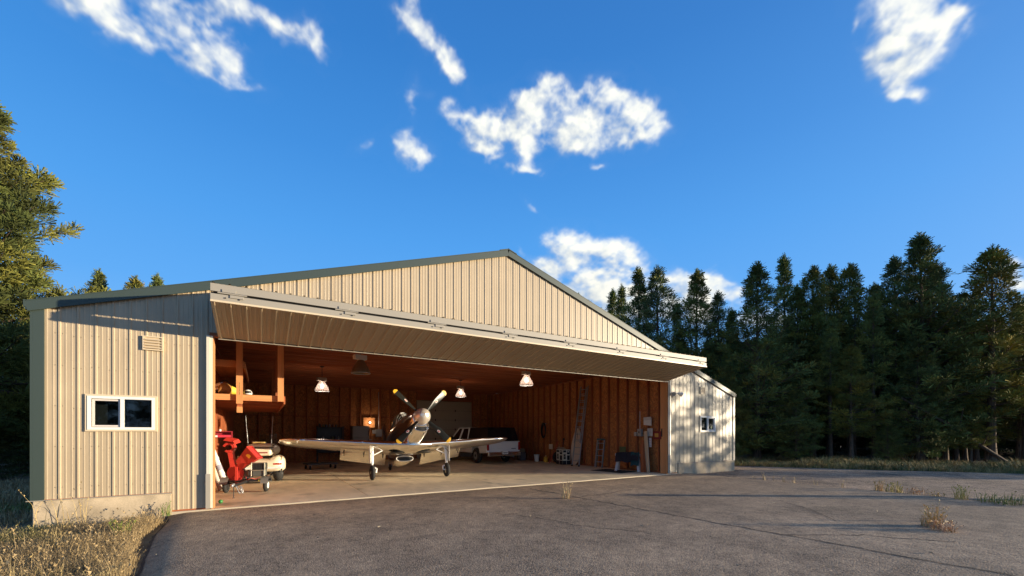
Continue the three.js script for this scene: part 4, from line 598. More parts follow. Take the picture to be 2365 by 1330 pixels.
// ------------------------------------------------------------------ things along the right inner wall
const cardboard = mat([0.40, 0.30, 0.19], 0.85), tanWood = mat([0.55, 0.40, 0.25], 0.8);
function ladder(name, label, cat, pos, turn, len, w, lean, n, m1, m2) {
  const t = thing(name, label, cat, pos, turn), T = g => g.rotateZ(lean);   // rails run up local y, rungs along z; leaning towards -x rotates about z
  for (const s of [-1, 1]) part('rail', T(rb(0.06, len, 0.026, 0.008, 0, len / 2, s * w / 2)), m1, t);
  for (let k = 0; k < n; k++) part('rung', T(cyl(0.017, 0.017, w - 0.03, 0, 0, 0, 10).rotateX(Math.PI / 2).translate(0, 0.25 + k * (len - 0.4) / (n - 1), 0)), m2 || m1, t);
  return { t, T };
}
const alu = mat([0.36, 0.35, 0.34], 0.5, 0.4);
{
  const L = ladder('extension_ladder', 'tall aluminium extension ladder leaning on the right wooden wall', 'ladder', [13.05, 0, -4.50], 0.12, 3.72, 0.42, -0.17, 12, alu);
  for (const s of [-1, 1]) { part('fly_rail', L.T(rb(0.06, 2.6, 0.025, 0.006, -0.07, 2.35, s * 0.175)), alu, L.t); part('foot', L.T(rb(0.11, 0.06, 0.05, 0.012, 0, 0.02, s * 0.21)), M.rubber, L.t); }
  for (let k = 0; k < 8; k++) part('fly_rung', L.T(cyl(0.015, 0.015, 0.32, 0, 0, 0, 8).rotateX(Math.PI / 2).translate(-0.07, 1.2 + k * 0.305, 0)), alu, L.t);
  part('pulley_rope', L.T(tubeAlong([V(-0.1, 3.2, 0), V(-0.11, 2.2, 0.02), V(-0.1, 1.2, 0)], 0.008, 16, 5)), M.black, L.t);
  const S = ladder('step_ladder', 'short folded step ladder with dark top leaning on the wall', 'step ladder', [13.42, 0, -3.40], 0.2, 1.22, 0.36, -0.16, 4, alu);
  part('top_cap', S.T(rb(0.16, 0.06, 0.36, 0.015, 0, 1.24, 0)), mat([0.02, 0.09, 0.10], 0.5), S.t);
  for (const s of [-1, 1]) part('rear_rail', S.T(rb(0.03, 1.16, 0.03, 0.006, 0.075, 0.60, s * 0.16)), mat([0.03, 0.16, 0.15], 0.5), S.t);
}
{ // oval board behind the ladder
  const pts = []; for (let i = 0; i < 40; i++) { const a = i / 40 * 2 * Math.PI; pts.push([0.34 * Math.cos(a) * (1 - 0.25 * Math.max(0, Math.sin(a))), 0.88 + 0.88 * Math.sin(a)]); }
  solo('tabletop_board', 'tan rounded board standing behind the tall extension ladder', 'board', uvm(extrude(pts, 0.03, 0.005)).rotateY(-Math.PI / 2).rotateZ(-0.11), mat([0.62, 0.48, 0.36], 0.7), [13.46, 0.0, -5.05]);
}
{ // printed carton
  const t = thing('carton', 'white and black printed carton standing left of the tall ladder', 'carton', [13.32, 0, -5.72], -0.15);
  const c = document.createElement('canvas'); c.width = 128; c.height = 160; const q = c.getContext('2d'); q.fillStyle = '#cfc7b4'; q.fillRect(0, 0, 128, 160); q.fillStyle = '#1a1a1c'; q.fillRect(0, 118, 128, 42); q.fillRect(6, 8, 52, 22); q.fillRect(70, 10, 50, 40); q.fillRect(72, 62, 46, 50); q.fillStyle = '#8c8270'; q.fillRect(10, 44, 42, 60); q.fillStyle = '#2a2a2a'; q.beginPath(); q.arc(30, 62, 10, 0, 7); q.fill(); q.beginPath(); q.arc(34, 90, 13, 0, 7); q.fill(); q.fillStyle = '#e8e2d2'; q.fillRect(78, 20, 30, 8); q.fillRect(60, 0, 5, 160);
  const tx = new THREE.CanvasTexture(c); tx.colorSpace = THREE.SRGBColorSpace;
  part('box', rb(0.42, 0.72, 0.62, 0.006, 0, 0.36, 0), cardboard, t);
  part('printed_face', new THREE.PlaneGeometry(0.61, 0.71).rotateY(-Math.PI / 2).translate(-0.213, 0.36, 0), mat(WHITE, 0.7, 0, { map: tx }), t);
  part('printed_face', new THREE.PlaneGeometry(0.41, 0.71).translate(0, 0.36, 0.313), mat(WHITE, 0.7, 0, { map: tx }), t);
  part('flap', mg(xf(bx(0.42, 0.006, 0.25), { r: [0.4, 0, 0], t: [0, 0.76, -0.2] })), cardboard, t);
}
{ const t = thing('tyre', 'black tyre leaning on the wall left of the printed carton', 'tyre', [13.45, 0, -6.35], 0.35); part('tread', xf(new THREE.TorusGeometry(0.23, 0.085, 10, 30), { r: [0, Math.PI / 2, -0.2], t: [0.06, 0.31, 0] }), M.rubber, t); part('sidewall', xf(new THREE.TorusGeometry(0.19, 0.03, 8, 30), { r: [0, Math.PI / 2, -0.2], t: [-0.02, 0.30, 0] }), M.black, t); }
{ const t = thing('pole', 'pair of dirty red poles leaning in the bright patch by the yellow jug', 'pole', [13.35, 0, -6.75]); for (const [z, l, c] of [[0, 1.10, [0.42, 0.07, 0.04]], [0.13, 0.92, [0.36, 0.20, 0.11]]]) part('pole', rod(V(-0.1 + z * 0.3, 0, z), V(0.36, l, z + 0.12), 0.026, 0.02, 8), mat(c, 0.6), t); }
{ const t = thing('garden_shovel', 'dark handled tool standing behind the printed carton', 'tool', [13.56, 0, -6.18]); part('handle', rod(V(0, 0.25, 0), V(0.12, 1.18, 0.03), 0.02, 0.02, 8), M.darkSteel, t); part('blade', rb(0.03, 0.26, 0.2, 0.01, -0.01, 0.14, 0), M.steel, t); part('grip', rb(0.035, 0.1, 0.14, 0.012, 0.125, 1.2, 0.03), M.black, t); }
{ const t = thing('storage_bin', 'pale open bin on the floor behind the black tyre', 'bin', [13.58, 0, -5.98]); part('bin_body', loft([[0.10, 0], [0.14, 0.62]].map(([r, y]) => [V(-r, y, -r * 1.2), V(r, y, -r * 1.2), V(r, y, r * 1.2), V(-r, y, r * 1.2)]), { cap1: false, smooth: false }), mat([0.48, 0.40, 0.32], 0.6), t); part('bin_rim', mg(rb(0.3, 0.03, 0.02, 0.005, 0, 0.63, 0.17), rb(0.3, 0.03, 0.02, 0.005, 0, 0.63, -0.17), rb(0.02, 0.03, 0.36, 0.005, -0.15, 0.63, 0), rb(0.02, 0.03, 0.36, 0.005, 0.15, 0.63, 0)), mat([0.44, 0.37, 0.30], 0.6), t); }
{ const t = thing('jug', 'yellow plastic jug on the floor in the bright wall patch', 'jug', [13.45, 0, -7.35]); part('jug_body', loft([[0, 0.09], [0.02, 0.105], [0.2, 0.105], [0.27, 0.06], [0.31, 0.035]].map(([y, r]) => Array.from({ length: 14 }, (_, i) => { const a = i / 14 * 2 * Math.PI; return V(r * Math.cos(a), y, r * 1.15 * Math.sin(a)); }))), M.yellow, t); part('cap', cyl(0.03, 0.03, 0.03, 0, 0.325, 0, 12), M.white, t); part('handle', tubeAlong([V(-0.05, 0.28, 0.05), V(-0.1, 0.26, 0.09), V(-0.1, 0.17, 0.12)], 0.014, 12, 6), M.yellow, t); }
{ const t = thing('bucket', 'white plastic bucket on the floor left of the yellow jug', 'bucket', [13.30, 0, -7.95]); part('pail', new THREE.LatheGeometry([[0, 0.005], [0.115, 0.005], [0.145, 0.36], [0.155, 0.36], [0.155, 0.375], [0.14, 0.375], [0.11, 0.02]].map(p => new THREE.Vector2(...p)), 24), M.white, t); part('lid', cyl(0.15, 0.15, 0.012, 0, 0.372, 0, 24), mat([0.70, 0.67, 0.62], 0.5), t); part('bail', xf(new THREE.TorusGeometry(0.15, 0.005, 5, 20, Math.PI), { r: [0, 0.4, Math.PI + 0.5], t: [0, 0.33, 0] }), M.steel, t); }
{ const t = thing('storage_crate', 'grey crate with printed label on the floor right of the pickup', 'crate', [13.15, 0, -9.2], -0.1); part('crate', mg(rb(0.34, 0.42, 0.40, 0.015, 0, 0.21, 0)), mat([0.13, 0.12, 0.12], 0.6), t); part('label', bb(-0.175, -0.171, 0.12, 0.30, -0.13, 0.13), mat([0.33, 0.33, 0.38], 0.6), t); part('lid', rb(0.36, 0.03, 0.42, 0.008, 0, 0.437, 0), mat([0.10, 0.10, 0.10], 0.6), t);
  const b = thing('carton', 'brown carton behind the grey labelled crate by the wall', 'carton', [13.4, 0, -9.85], 0.1); part('box', rb(0.4, 0.62, 0.5, 0.006, 0, 0.31, 0), cardboard, b); part('tape', bb(-0.203, -0.201, 0.05, 0.6, -0.03, 0.03), mat([0.5, 0.42, 0.3], 0.4), b); }
{ const t = thing('hose_coil', 'dark coiled hose hanging on a stud of the right wall', 'hose', [13.68, 1.62, -7.75]); for (let k = 0; k < 6; k++) part('coil', xf(new THREE.TorusGeometry(0.20 + 0.012 * (k % 3), 0.024, 7, 28), { s: [0.8, 1.7, 1], r: [0, Math.PI / 2, 0.02 * (k - 3)], t: [-0.02 - k * 0.022, 0.01 * (k % 4), 0.015 * (k - 3)] }), M.black, t); part('hook', rod(V(0.1, 0.38, 0), V(-0.14, 0.40, 0), 0.012), M.steel, t); }
solo('notice', 'small white notice low on the right wall below the hose', 'notice', mg(rb(0.02, 0.26, 0.30, 0.004), bb(-0.013, -0.0105, -0.08, -0.02, -0.10, 0.1)), mat([0.66, 0.56, 0.40], 0.7), [13.70, 0.80, -7.25]);
solo('utility_panel', 'green painted board low on the right wall beside the sawhorse', 'panel', mg(rb(0.02, 0.40, 0.34, 0.004), rb(0.026, 0.02, 0.36, 0.004, 0, 0.21, 0), rb(0.026, 0.02, 0.36, 0.004, 0, -0.21, 0)), mat([0.10, 0.12, 0.045], 0.7), [13.70, 0.72, -2.25]);
{ // sawhorse with a dark jacket over it
  const t = thing('sawhorse', 'pale wooden sawhorse standing by the right wall under a dark jacket', 'sawhorse', [13.28, 0, -1.55], 0.55), pale = mat([0.52, 0.46, 0.42], 0.7);
  part('top_rail', rb(0.11, 0.10, 1.0, 0.01, 0, 0.64, 0), pale, t);
  for (const s of [-1, 1]) for (const q of [-1, 1]) part('leg', beam(V(q * 0.02, 0.62, s * 0.36), V(q * 0.20, 0.0, s * 0.44), 0.035, 0.10, V(0, 0, 1)), pale, t);
  for (const s of [-1, 1]) part('gusset', xf(rb(0.22, 0.10, 0.02, 0.005), { t: [0, 0.53, s * 0.405] }), pale, t);
  const j = thing('jacket', 'dark jacket draped over the pale sawhorse', 'jacket', [13.28, 0.0, -1.55], 0.55);
  const rows = []; const r = rng(4); for (let i = 0; i <= 14; i++) { const z = lerp(-0.46, 0.42, i / 14), row = []; for (let k = 0; k <= 12; k++) { const u = k / 12 * 2 - 1, fold = 0.025 * Math.sin(z * 19 + k) + 0.015 * Math.sin(z * 41 + k * 2.1); const drop = Math.abs(u) < 0.35 ? 0 : (Math.abs(u) - 0.35) * (0.42 + 0.22 * vn(z * 5, u > 0 ? 1 : 5, 3)); row.push(V(u * 0.11 + Math.sign(u) * (0.045 + drop * 0.25) + fold, 0.715 + 0.05 * vn(z * 7, k * 0.4, 9) - drop, z)); } rows.push(row); }
  part('body_cloth', loft(rows, { closed: false, cap0: false, cap1: false }), mat([0.020, 0.013, 0.016], 0.95), j);
  const sl = rows.slice(9).map(a => a.slice(0, 7).map(p => p.clone().add(V(-0.03, 0.012, 0.03)))); part('sleeve', loft(sl.map(a => a.map(p => V(p.x, p.y - (p.y < 0.70 ? 0.20 : 0), p.z))), { closed: false, cap0: false, cap1: false }), mat([0.012, 0.045, 0.045], 0.95), j);
}
{ const g = 'offcut boards leaning by the right door jamb'; [[0, 1.60, 0.16, 0.0], [0.10, 1.25, 0.12, 0.05], [0.2, 1.05, 0.14, -0.03]].forEach(([o, l, w, d], k) => solo('board', ['longest offcut board leaning by the right door jamb', 'middle offcut board leaning by the right door jamb', 'shortest offcut board leaning by the right door jamb'][k], 'board', xf(bx(0.025, l, w, 0, l / 2, 0), { r: [-0.16 - d, 0, -0.10] }), k ? M.wood : tanWood, [13.46 - k * 0.05, 0, -0.72 - o * 0.9], 0, g)); }
{ const t = thing('papers', 'white papers pinned on studs of the right wall above the sawhorse', 'papers', [13.70, 0, -0.9]); const paper = mat([0.62, 0.58, 0.52], 0.8); part('sheet', xf(rb(0.012, 0.30, 0.38, 0.003), { r: [0.1, 0, 0.12], t: [0, 1.95, -0.05] }), paper, t); part('sheet', xf(rb(0.012, 0.12, 0.34, 0.003), { r: [-0.06, 0, 0.2], t: [-0.025, 2.06, -0.02] }), mat([0.5, 0.47, 0.44], 0.8), t); part('sheet', rb(0.012, 0.30, 0.24, 0.003, -0.01, 1.53, 0.08), paper, t); part('sheet', rb(0.012, 0.36, 0.13, 0.003, -0.012, 1.14, 0.09), mat([0.66, 0.60, 0.58], 0.8), t); for (let k = 0; k < 5; k++) part('print_line', bb(-0.0195, -0.0185, 1.42 + k * 0.05, 1.43 + k * 0.05, 0.0, 0.16), M.darkSteel, t); for (let k = 0; k < 3; k++) part('print_line', bb(-0.0205, -0.0192, 1.03 + k * 0.09, 1.036 + k * 0.09, 0.035, 0.145), M.darkSteel, t); }
{ const t = thing('electrical_box', 'grey electrical boxes on the right wall left of the pinned papers', 'electrical box', [13.69, 1.52, -1.42]); part('box', rb(0.1, 0.30, 0.20, 0.01, 0, 0, 0.1), mat([0.30, 0.27, 0.23], 0.5), t); part('box', rb(0.08, 0.16, 0.12, 0.01, 0, -0.06, -0.12), mat([0.42, 0.38, 0.32], 0.5), t); part('switch', bb(-0.062, -0.05, -0.03, 0.05, 0.08, 0.12), M.black, t); part('conduit', mg(rod(V(0, 0.15, 0.1), V(0, 0.85, 0.1), 0.012), rod(V(0, -0.1, 0.2), V(0, -0.1, 0.46), 0.01)), M.steel, t); }
{ const t = thing('red_control_box', 'dark red box with yellow label on the wall by the right jamb', 'control box', [13.68, 1.42, -0.42]); part('cabinet', rb(0.14, 0.30, 0.36, 0.012), mat([0.20, 0.012, 0.014], 0.45), t); part('label', bb(-0.074, -0.0715, -0.07, 0.07, -0.11, 0.06), mat([0.5, 0.27, 0.05], 0.6), t); part('handle', mg(rb(0.06, 0.30, 0.04, 0.01, -0.04, 0.10, 0.20), rod(V(-0.05, 0, 0.2), V(-0.14, 0.0, 0.24), 0.02)), M.darkSteel, t); }
solo('floor_mat', 'dark mat on the concrete before the step ladder', 'mat', (() => { const g = rb(0.95, 0.012, 1.5, 0.005); const n = []; for (let k = 0; k < 9; k++) n.push(bb(-0.45, 0.45, 0.0065, 0.0105, -0.7 + k * 0.17, -0.6 + k * 0.17)); return mg(g, n); })(), mat([0.025, 0.017, 0.012], 0.95), [12.75, 0.007, -1.85], 0.12);
// ------------------------------------------------------------------ back of the hangar
{
  const t = thing('storage_rack', 'dark storage rack of clutter against the back wall left of the refrigerator', 'storage rack', [3.95, 0, -13.35]);
  for (const x of [-0.62, 0.62]) for (const z of [-0.2, 0.2]) part('upright', rb(0.04, 1.86, 0.04, 0.005, x, 0.93, z), M.darkSteel, t);
  for (const y of [0.5, 1.05, 1.80]) part('shelf', rb(1.3, 0.03, 0.46, 0.005, 0, y, 0), M.darkSteel, t);
  part('backing', bb(-0.62, 0.62, 0.5, 1.8, -0.235, -0.225), M.black, t);
  const r = rng(9), cs = [[0.05, 0.07, 0.1], [0.25, 0.23, 0.2], [0.1, 0.03, 0.02], [0.03, 0.03, 0.03], [0.12, 0.13, 0.05]], g = 'bottles and tins on the dark storage rack';
  for (let k = 0; k < 14; k++) { const y = k < 8 ? 1.066 : 1.816, h = 0.1 + r() * (k < 8 ? 0.26 : 0.08), rad = 0.03 + r() * 0.04, x = 3.95 - 0.52 + (k % 8) * 0.15 + r() * 0.03; solo('tin', 'small tin or bottle standing on the dark storage rack', 'tin', new THREE.LatheGeometry([[0, 0], [rad, 0], [rad, h * 0.75], [rad * 0.5, h * 0.85], [rad * 0.5, h], [0, h]].map(p => new THREE.Vector2(...p)), 12), mat(cs[k % 5], 0.5), [x, y, -13.28 + r() * 0.1], 0, g); }
}
{ const t = thing('refrigerator', 'beige refrigerator against the back wall left of the plane nose', 'refrigerator', [5.42, 0, -13.35]); part('cabinet', rb(0.86, 1.88, 0.62, 0.015, 0, 0.94, 0), mat([0.25, 0.23, 0.20], 0.5), t); part('door', rb(0.84, 1.22, 0.05, 0.015, 0, 0.64, 0.34), mat([0.27, 0.25, 0.215], 0.45), t); part('freezer_door', rb(0.84, 0.58, 0.05, 0.015, 0, 1.57, 0.34), mat([0.27, 0.25, 0.215], 0.45), t); part('handle', mg(rb(0.03, 0.4, 0.04, 0.01, 0.37, 1.0, 0.38), rb(0.03, 0.3, 0.04, 0.01, 0.37, 1.5, 0.38)), M.darkSteel, t); }
{ const t = thing('electrical_box', 'grey meter box on the back wall right of the refrigerator', 'electrical box', [6.42, 1.5, -13.72]); part('box', rb(0.34, 0.42, 0.12, 0.012, 0.1, 0, 0), mat([0.25, 0.25, 0.25], 0.5), t); part('meter', rb(0.2, 0.2, 0.08, 0.02, -0.16, 0.06, 0.0), mat([0.32, 0.33, 0.35], 0.4), t); part('conduit', rod(V(0.1, 0.2, 0), V(0.1, 2.3, -0.02), 0.016), M.steel, t); part('panel_door', bb(0.0, 0.24, -0.16, 0.16, 0.062, 0.068), mat([0.3, 0.3, 0.3], 0.5), t); }
{ const t = thing('wall_lamp', 'small bare lit bulb on plywood above the refrigerator', 'wall lamp', [6.02, 2.08, -13.74]); part('board', bx(0.62, 0.55, 0.012, -0.02, 0, 0), M.post, t); part('socket', cyl(0.04, 0.05, 0.06, 0, 0, 0, 14).rotateX(Math.PI / 2).translate(0, 0, 0.04), M.white, t); part('bulb', xf(new THREE.SphereGeometry(0.055, 16, 12), { t: [0, 0, 0.115] }), new THREE.MeshStandardMaterial({ color: 0, emissive: rgb(1, 0.80, 0.58), emissiveIntensity: 4 }), t); const l = new THREE.PointLight(rgb(1, 0.72, 0.45), 0.35, 0, 2); l.position.set(0, 0, 0.22); l.castShadow = true; l.shadow.radius = 2; t.add(l); }
{ const t = thing('wall_box', 'two small pale boxes on the back wall beneath the meter box', 'wall box', [6.05, 1.05, -13.70]); part('box', rb(0.16, 0.22, 0.06, 0.01), mat([0.3, 0.27, 0.24], 0.5), t); part('box', rb(0.3, 0.18, 0.06, 0.01, 0.36, -0.18, 0), mat([0.22, 0.17, 0.13], 0.5), t); part('cord', tubeAlong([V(0, -0.1, 0.02), V(0.05, -0.35, 0.05), V(0.15, -0.4, 0.03), V(0.3, -0.25, 0.03)], 0.008, 16, 5), M.black, t); }
{ const t = thing('dolly', 'low dark flat dolly on the floor beyond the left plane wing', 'dolly', [3.0, 0, -9.0], 0.2); part('deck', rb(1.2, 0.05, 0.7, 0.01, 0, 0.22, 0), mat([0.07, 0.085, 0.10], 0.6), t); for (const x of [-0.5, 0.5]) for (const z of [-0.28, 0.28]) { const w = part('caster', cyl(0.08, 0.08, 0.05, 0, 0, 0, 14).rotateZ(Math.PI / 2).translate(x, 0.085, z), M.rubber, t); part('fork', mg(bb(x - 0.045, x - 0.035, 0.08, 0.19, z - 0.02, z + 0.02), bb(x + 0.035, x + 0.045, 0.08, 0.19, z - 0.02, z + 0.02)), M.steel, w); } }
// ------------------------------------------------------------------ beside the left jamb and on the loft
{ const t = thing('plastic_tube', 'white plastic tubes leaning just inside the left door jamb', 'tube', [-0.18, 0, -3.3]); part('tube', rod(V(-0.12, 1.12, -0.35), V(0.26, 0.02, 0.0), 0.07, 0.07, 14), M.white, t); part('tube', rod(V(-0.1, 0.72, -0.1), V(0.13, 0.02, 0.22), 0.055, 0.055, 14), mat([0.62, 0.56, 0.48], 0.5), t); part('band', rod(V(0.05, 0.63, -0.196), V(0.10, 0.49, -0.15), 0.072, 0.072, 14), mat([0.35, 0.36, 0.45], 0.6), t); for (const [a, b] of [[0.25, 0.30], [0.62, 0.67]]) part('clamp', rod(V(-0.12 + 0.38 * a, 1.12 - 1.1 * a, -0.35 + 0.35 * a), V(-0.12 + 0.38 * b, 1.12 - 1.1 * b, -0.35 + 0.35 * b), 0.078, 0.078, 14), M.vinyl, t); }
{ const t = thing('hose_reel', 'dark red reel bracket on the wall just inside the left jamb', 'reel', [0.0, 1.42, -2.9]); part('bracket', mg(bb(-0.2, 0.22, 0.11, 0.13, -0.06, 0.06), bb(0.205, 0.22, -0.12, 0.108, -0.06, 0.06), bb(-0.2, 0.2, -0.05, 0.108, -0.1, -0.085)), mat([0.28, 0.02, 0.03], 0.45), t); part('roller', rod(V(-0.15, 0.0, 0.02), V(0.19, 0.0, 0.02), 0.035, 0.035, 12), mat([0.60, 0.05, 0.09], 0.4), t); part('hose_end', rod(V(-0.28, -0.01, 0.04), V(-0.1, 0.0, 0.03), 0.03, 0.03, 10), M.white, t); part('pin', cyl(0.03, 0.03, 0.05, -0.05, 0.15, 0, 10), M.white, t); }
{ const t = thing('ball', 'small green ball on the concrete by the left jamb', 'ball', [0.12, 0.045, -0.62]); part('half_shell', new THREE.SphereGeometry(0.042, 16, 8, 0, Math.PI * 2, 0, Math.PI / 2), mat([0.04, 0.22, 0.05], 0.5), t); part('half_shell', new THREE.SphereGeometry(0.042, 16, 8, 0, Math.PI * 2, Math.PI / 2, Math.PI / 2), mat([0.035, 0.18, 0.045], 0.5), t); }
{ const t = thing('duffel_bag', 'yellow and brown bag lying on the loft behind the lit post', 'bag', [0.06, 2.48, -2.75], 0.1); const sec = (x, s, d = 0) => Array.from({ length: 16 }, (_, i) => { const a = i / 16 * 2 * Math.PI; return V(x, 0.14 * s + d + 0.15 * s * Math.sin(a), 0.17 * s * Math.cos(a)); }); part('bag_body', loft([sec(-0.14, 0.7), sec(-0.08, 0.95, 0.02), sec(0.0, 1.0, 0.03), sec(0.08, 0.95), sec(0.14, 0.8)]), mat([0.42, 0.20, 0.05], 0.7), t); part('bag_end', loft([sec(0.141, 0.82), sec(0.22, 0.7), sec(0.30, 0.45), sec(0.34, 0.2)]), mat([0.72, 0.58, 0.06], 0.6), t); part('strap', tubeAlong([V(-0.1, 0.3, 0.1), V(0, 0.36, 0.1), V(0.1, 0.3, 0.1)], 0.012, 12, 6), M.black, t); }
{ const t = thing('rolled_sheet', 'white crumpled roll lying on the loft left of the yellow bag', 'roll', [-0.13, 2.48, -2.8]); part('roll', rod(V(-0.05, 0.22, -0.1), V(0.14, 0.27, 0.12), 0.04, 0.05, 12), M.white, t); part('roll', rod(V(-0.05, 0.12, 0.0), V(0.12, 0.16, 0.15), 0.045, 0.03, 12), M.white, t); part('base', rb(0.2, 0.1, 0.2, 0.02, 0.02, 0.05, 0), M.darkSteel, t); }
{ const t = thing('helmet', 'white rounded helmet on the loft right of the lit left post', 'helmet', [0.56, 2.48, -2.75], 0.5); part('shell', xf(new THREE.SphereGeometry(0.10, 20, 12, 0, Math.PI * 2, 0, 1.9), { t: [0, 0.06, 0] }), M.white, t); part('visor', xf(new THREE.SphereGeometry(0.103, 16, 6, 0.4, 1.6, 1.0, 0.6), { t: [0, 0.06, 0] }), M.black, t); }
// ------------------------------------------------------------------ flood light on the right wall
{ const t = thing('floodlight', 'unlit twin floodlight on the tan wall right of the opening', 'floodlight', [13.97, 2.96, 0.02]); part('plate', rb(0.12, 0.12, 0.03, 0.008, 0, 0, 0.02), M.vinyl, t); for (const s of [-1, 1]) { const h = part('lamp_head', (() => { const g = new THREE.LatheGeometry([[0.03, 0], [0.045, 0.05], [0.075, 0.12], [0.085, 0.17], [0.075, 0.17]].map(p => new THREE.Vector2(...p)), 18); g.rotateX(Math.PI / 2 + 0.35); g.rotateY(s * 0.85); return clean(g.translate(s * 0.12, 0.02, 0.10)); })(), M.vinyl, t); part('lens', (() => { const g = new THREE.CircleGeometry(0.074, 18).translate(0, 0, 0.155); g.rotateX(0.35); g.rotateY(s * 0.85); return clean(g.translate(s * 0.12, 0.02, 0.10)); })(), mat([0.4, 0.4, 0.36], 0.15), h); part('arm', rod(V(0, 0, 0.03), V(s * 0.12, 0.02, 0.10), 0.018), M.vinyl, h); } part('sensor', xf(new THREE.SphereGeometry(0.035, 12, 8), { t: [0, -0.06, 0.07] }), M.white, t); }

// ------------------------------------------------------------------ trees
const needleMat = mat(WHITE, 0.95, 0, { vertexColors: true });
const deadMat = mat([0.10, 0.075, 0.055], 0.95);
// a pine of height H: trunk with limbs, and a crown of needle tufts set along the limbs
function pine({ seed, H = 10, R = 1.8, base = 0.12, limbs = 120, tufts = 20, blades = 9, L = 0.22, w = 0.032, tone = [0.060, 0.088, 0.030], shape = 0.8, up = 0.35, top = 1, warm = 0.25, rag = 1 }) {
  const r = rng(seed), pos = [], col = [], wood = [], dead = [];
  const bend = [(r() - 0.5) * 0.25, (r() - 0.5) * 0.25], ax = y => V(bend[0] * Math.sin(y / H * 2.6), y, bend[1] * Math.sin(y / H * 2.1 + 0.6));
  const tr = 0.0135 * H, N = 9, rings = []; for (let i = 0; i <= 12; i++) { const t = i / 12, c = ax(t * H * 0.99), rr = tr * (1.0 - 0.93 * t) * (i === 0 ? 1.35 : 1); rings.push(Array.from({ length: N }, (_, k) => { const a = k / N * 2 * Math.PI; return V(c.x + rr * Math.cos(a), c.y, c.z - rr * Math.sin(a)); })); }
  wood.push(loft(rings));
  const tuft = (p, d, s, c) => {
    for (let b = 0; b < blades; b++) {
      const q = V(r() * 2 - 1, r() * 2 - 1, r() * 2 - 1).normalize(), dir = d.clone().multiplyScalar(0.75).add(q.multiplyScalar(0.75)).normalize(), side = dir.clone().cross(V(r() - 0.5, r() - 0.5, r() - 0.5)).normalize(), l = L * s * (0.7 + 0.6 * r()), hw = w * s * 0.5, st = p.clone().addScaledVector(dir, l * 0.10), md = p.clone().addScaledVector(dir, l);
      const a = st, e = md.clone().addScaledVector(side, hw), f = md.clone().addScaledVector(side, -hw);
      for (const v of [a, e, f]) pos.push(v.x, v.y, v.z);
      const k = 0.8 + 0.4 * r(); for (let i = 0; i < 3; i++) col.push(c[0] * k, c[1] * k, c[2] * k);
    }
  };
  for (let i = 0; i < limbs; i++) {
    const t = Math.pow((i + r()) / limbs, 1.12), y = H * (base + (0.955 - base) * t), az = i * 2.39996 + r() * 0.9;
    const prof = Math.pow(1 - t, shape) * (0.55 + 0.45 * sstep(0, 0.22, t)) * (0.80 + 0.4 * vn(i * 0.11, seed, 5)), len = Math.max(0.05, R * prof * (0.52 - 0.1 * rag + (0.55 + 0.3 * rag) * r()));
    const o = ax(y), h = V(Math.cos(az), 0, Math.sin(az)), rise = lerp(-0.18, up + 0.35, t) + (r() - 0.5) * 0.25;
    const pt = s => o.clone().addScaledVector(h, len * s).add(V(0, len * (rise * s + (0.28 * s * s)), 0));
    const e = pt(1), m = pt(0.5), lr = 0.010 + 0.012 * len;
    wood.push(rod(o, m, lr, lr * 0.65, 4), rod(m, e, lr * 0.65, lr * 0.2, 4));
    const n = Math.max(5, Math.round(tufts * (0.35 + 0.65 * len / R) * (0.75 + 0.5 * r())));
    const cw = r() < warm ? 0.5 + 0.5 * r() : r() * 0.25, cc = mix3(tone, [tone[0] * 1.8, tone[1] * 1.32, tone[2] * 1.0], cw), dk = 0.55 + 0.75 * r();
    for (let k = 0; k < n; k++) {
      const s = 0.22 + 0.8 * Math.sqrt((k + r()) / n), c = pt(Math.min(1, s)), sp = len * 0.30 * (1.12 - s * 0.75);
      const tang = pt(Math.min(1, s + 0.05)).sub(pt(Math.max(0, s - 0.05))).normalize();
      const lat = V(-h.z, 0, h.x).multiplyScalar((r() * 2 - 1) * sp * 1.5);
      const p = c.add(lat).add(V(0, (r() - 0.3) * sp * 0.45, 0));
      const d = tang.clone().addScaledVector(lat.normalize(), 0.5).add(V(0, 0.45, 0)).normalize();
      tuft(p, d, 0.8 + 0.45 * r(), cc.map(v => v * dk));
    }
  }
  for (let k = 0; k < 14 * top; k++) tuft(ax(H * (0.915 + 0.075 * k / 14)), V(0, 1.2, 0), lerp(0.85, 0.5, k / 14), tone);
  for (let k = 0; k < 16; k++) { const y = H * (0.06 + base * 1.3 * r()), a = r() * 7, o = ax(y), l = 0.3 + 0.6 * r() * R * 0.6; dead.push(rod(o, o.clone().add(V(Math.cos(a) * l, -0.12 * l + 0.2 * (r() - 0.5), Math.sin(a) * l)), 0.014, 0.004, 3)); }
  const g = new THREE.BufferGeometry(); g.setAttribute('position', new THREE.Float32BufferAttribute(pos, 3)); g.setAttribute('color', new THREE.Float32BufferAttribute(col, 3)); g.computeVertexNormals();
  return { trunk: mg(wood), crown: g, dead: mg(dead) };
}
function tree(def, label, [x, y, z], turn, scale, group, name = 'pine_tree') {
  const t = thing(name, label, 'tree', [x, y, z], turn, group); t.scale.set(...scale);
  part('trunk', def.trunk, M.bark, t); part('crown', def.crown, needleMat, t); part('dead_branches', def.dead, deadMat, t).userData.kind = 'stuff';
  return t;
}
const GREEN = [0.109, 0.132, 0.028];
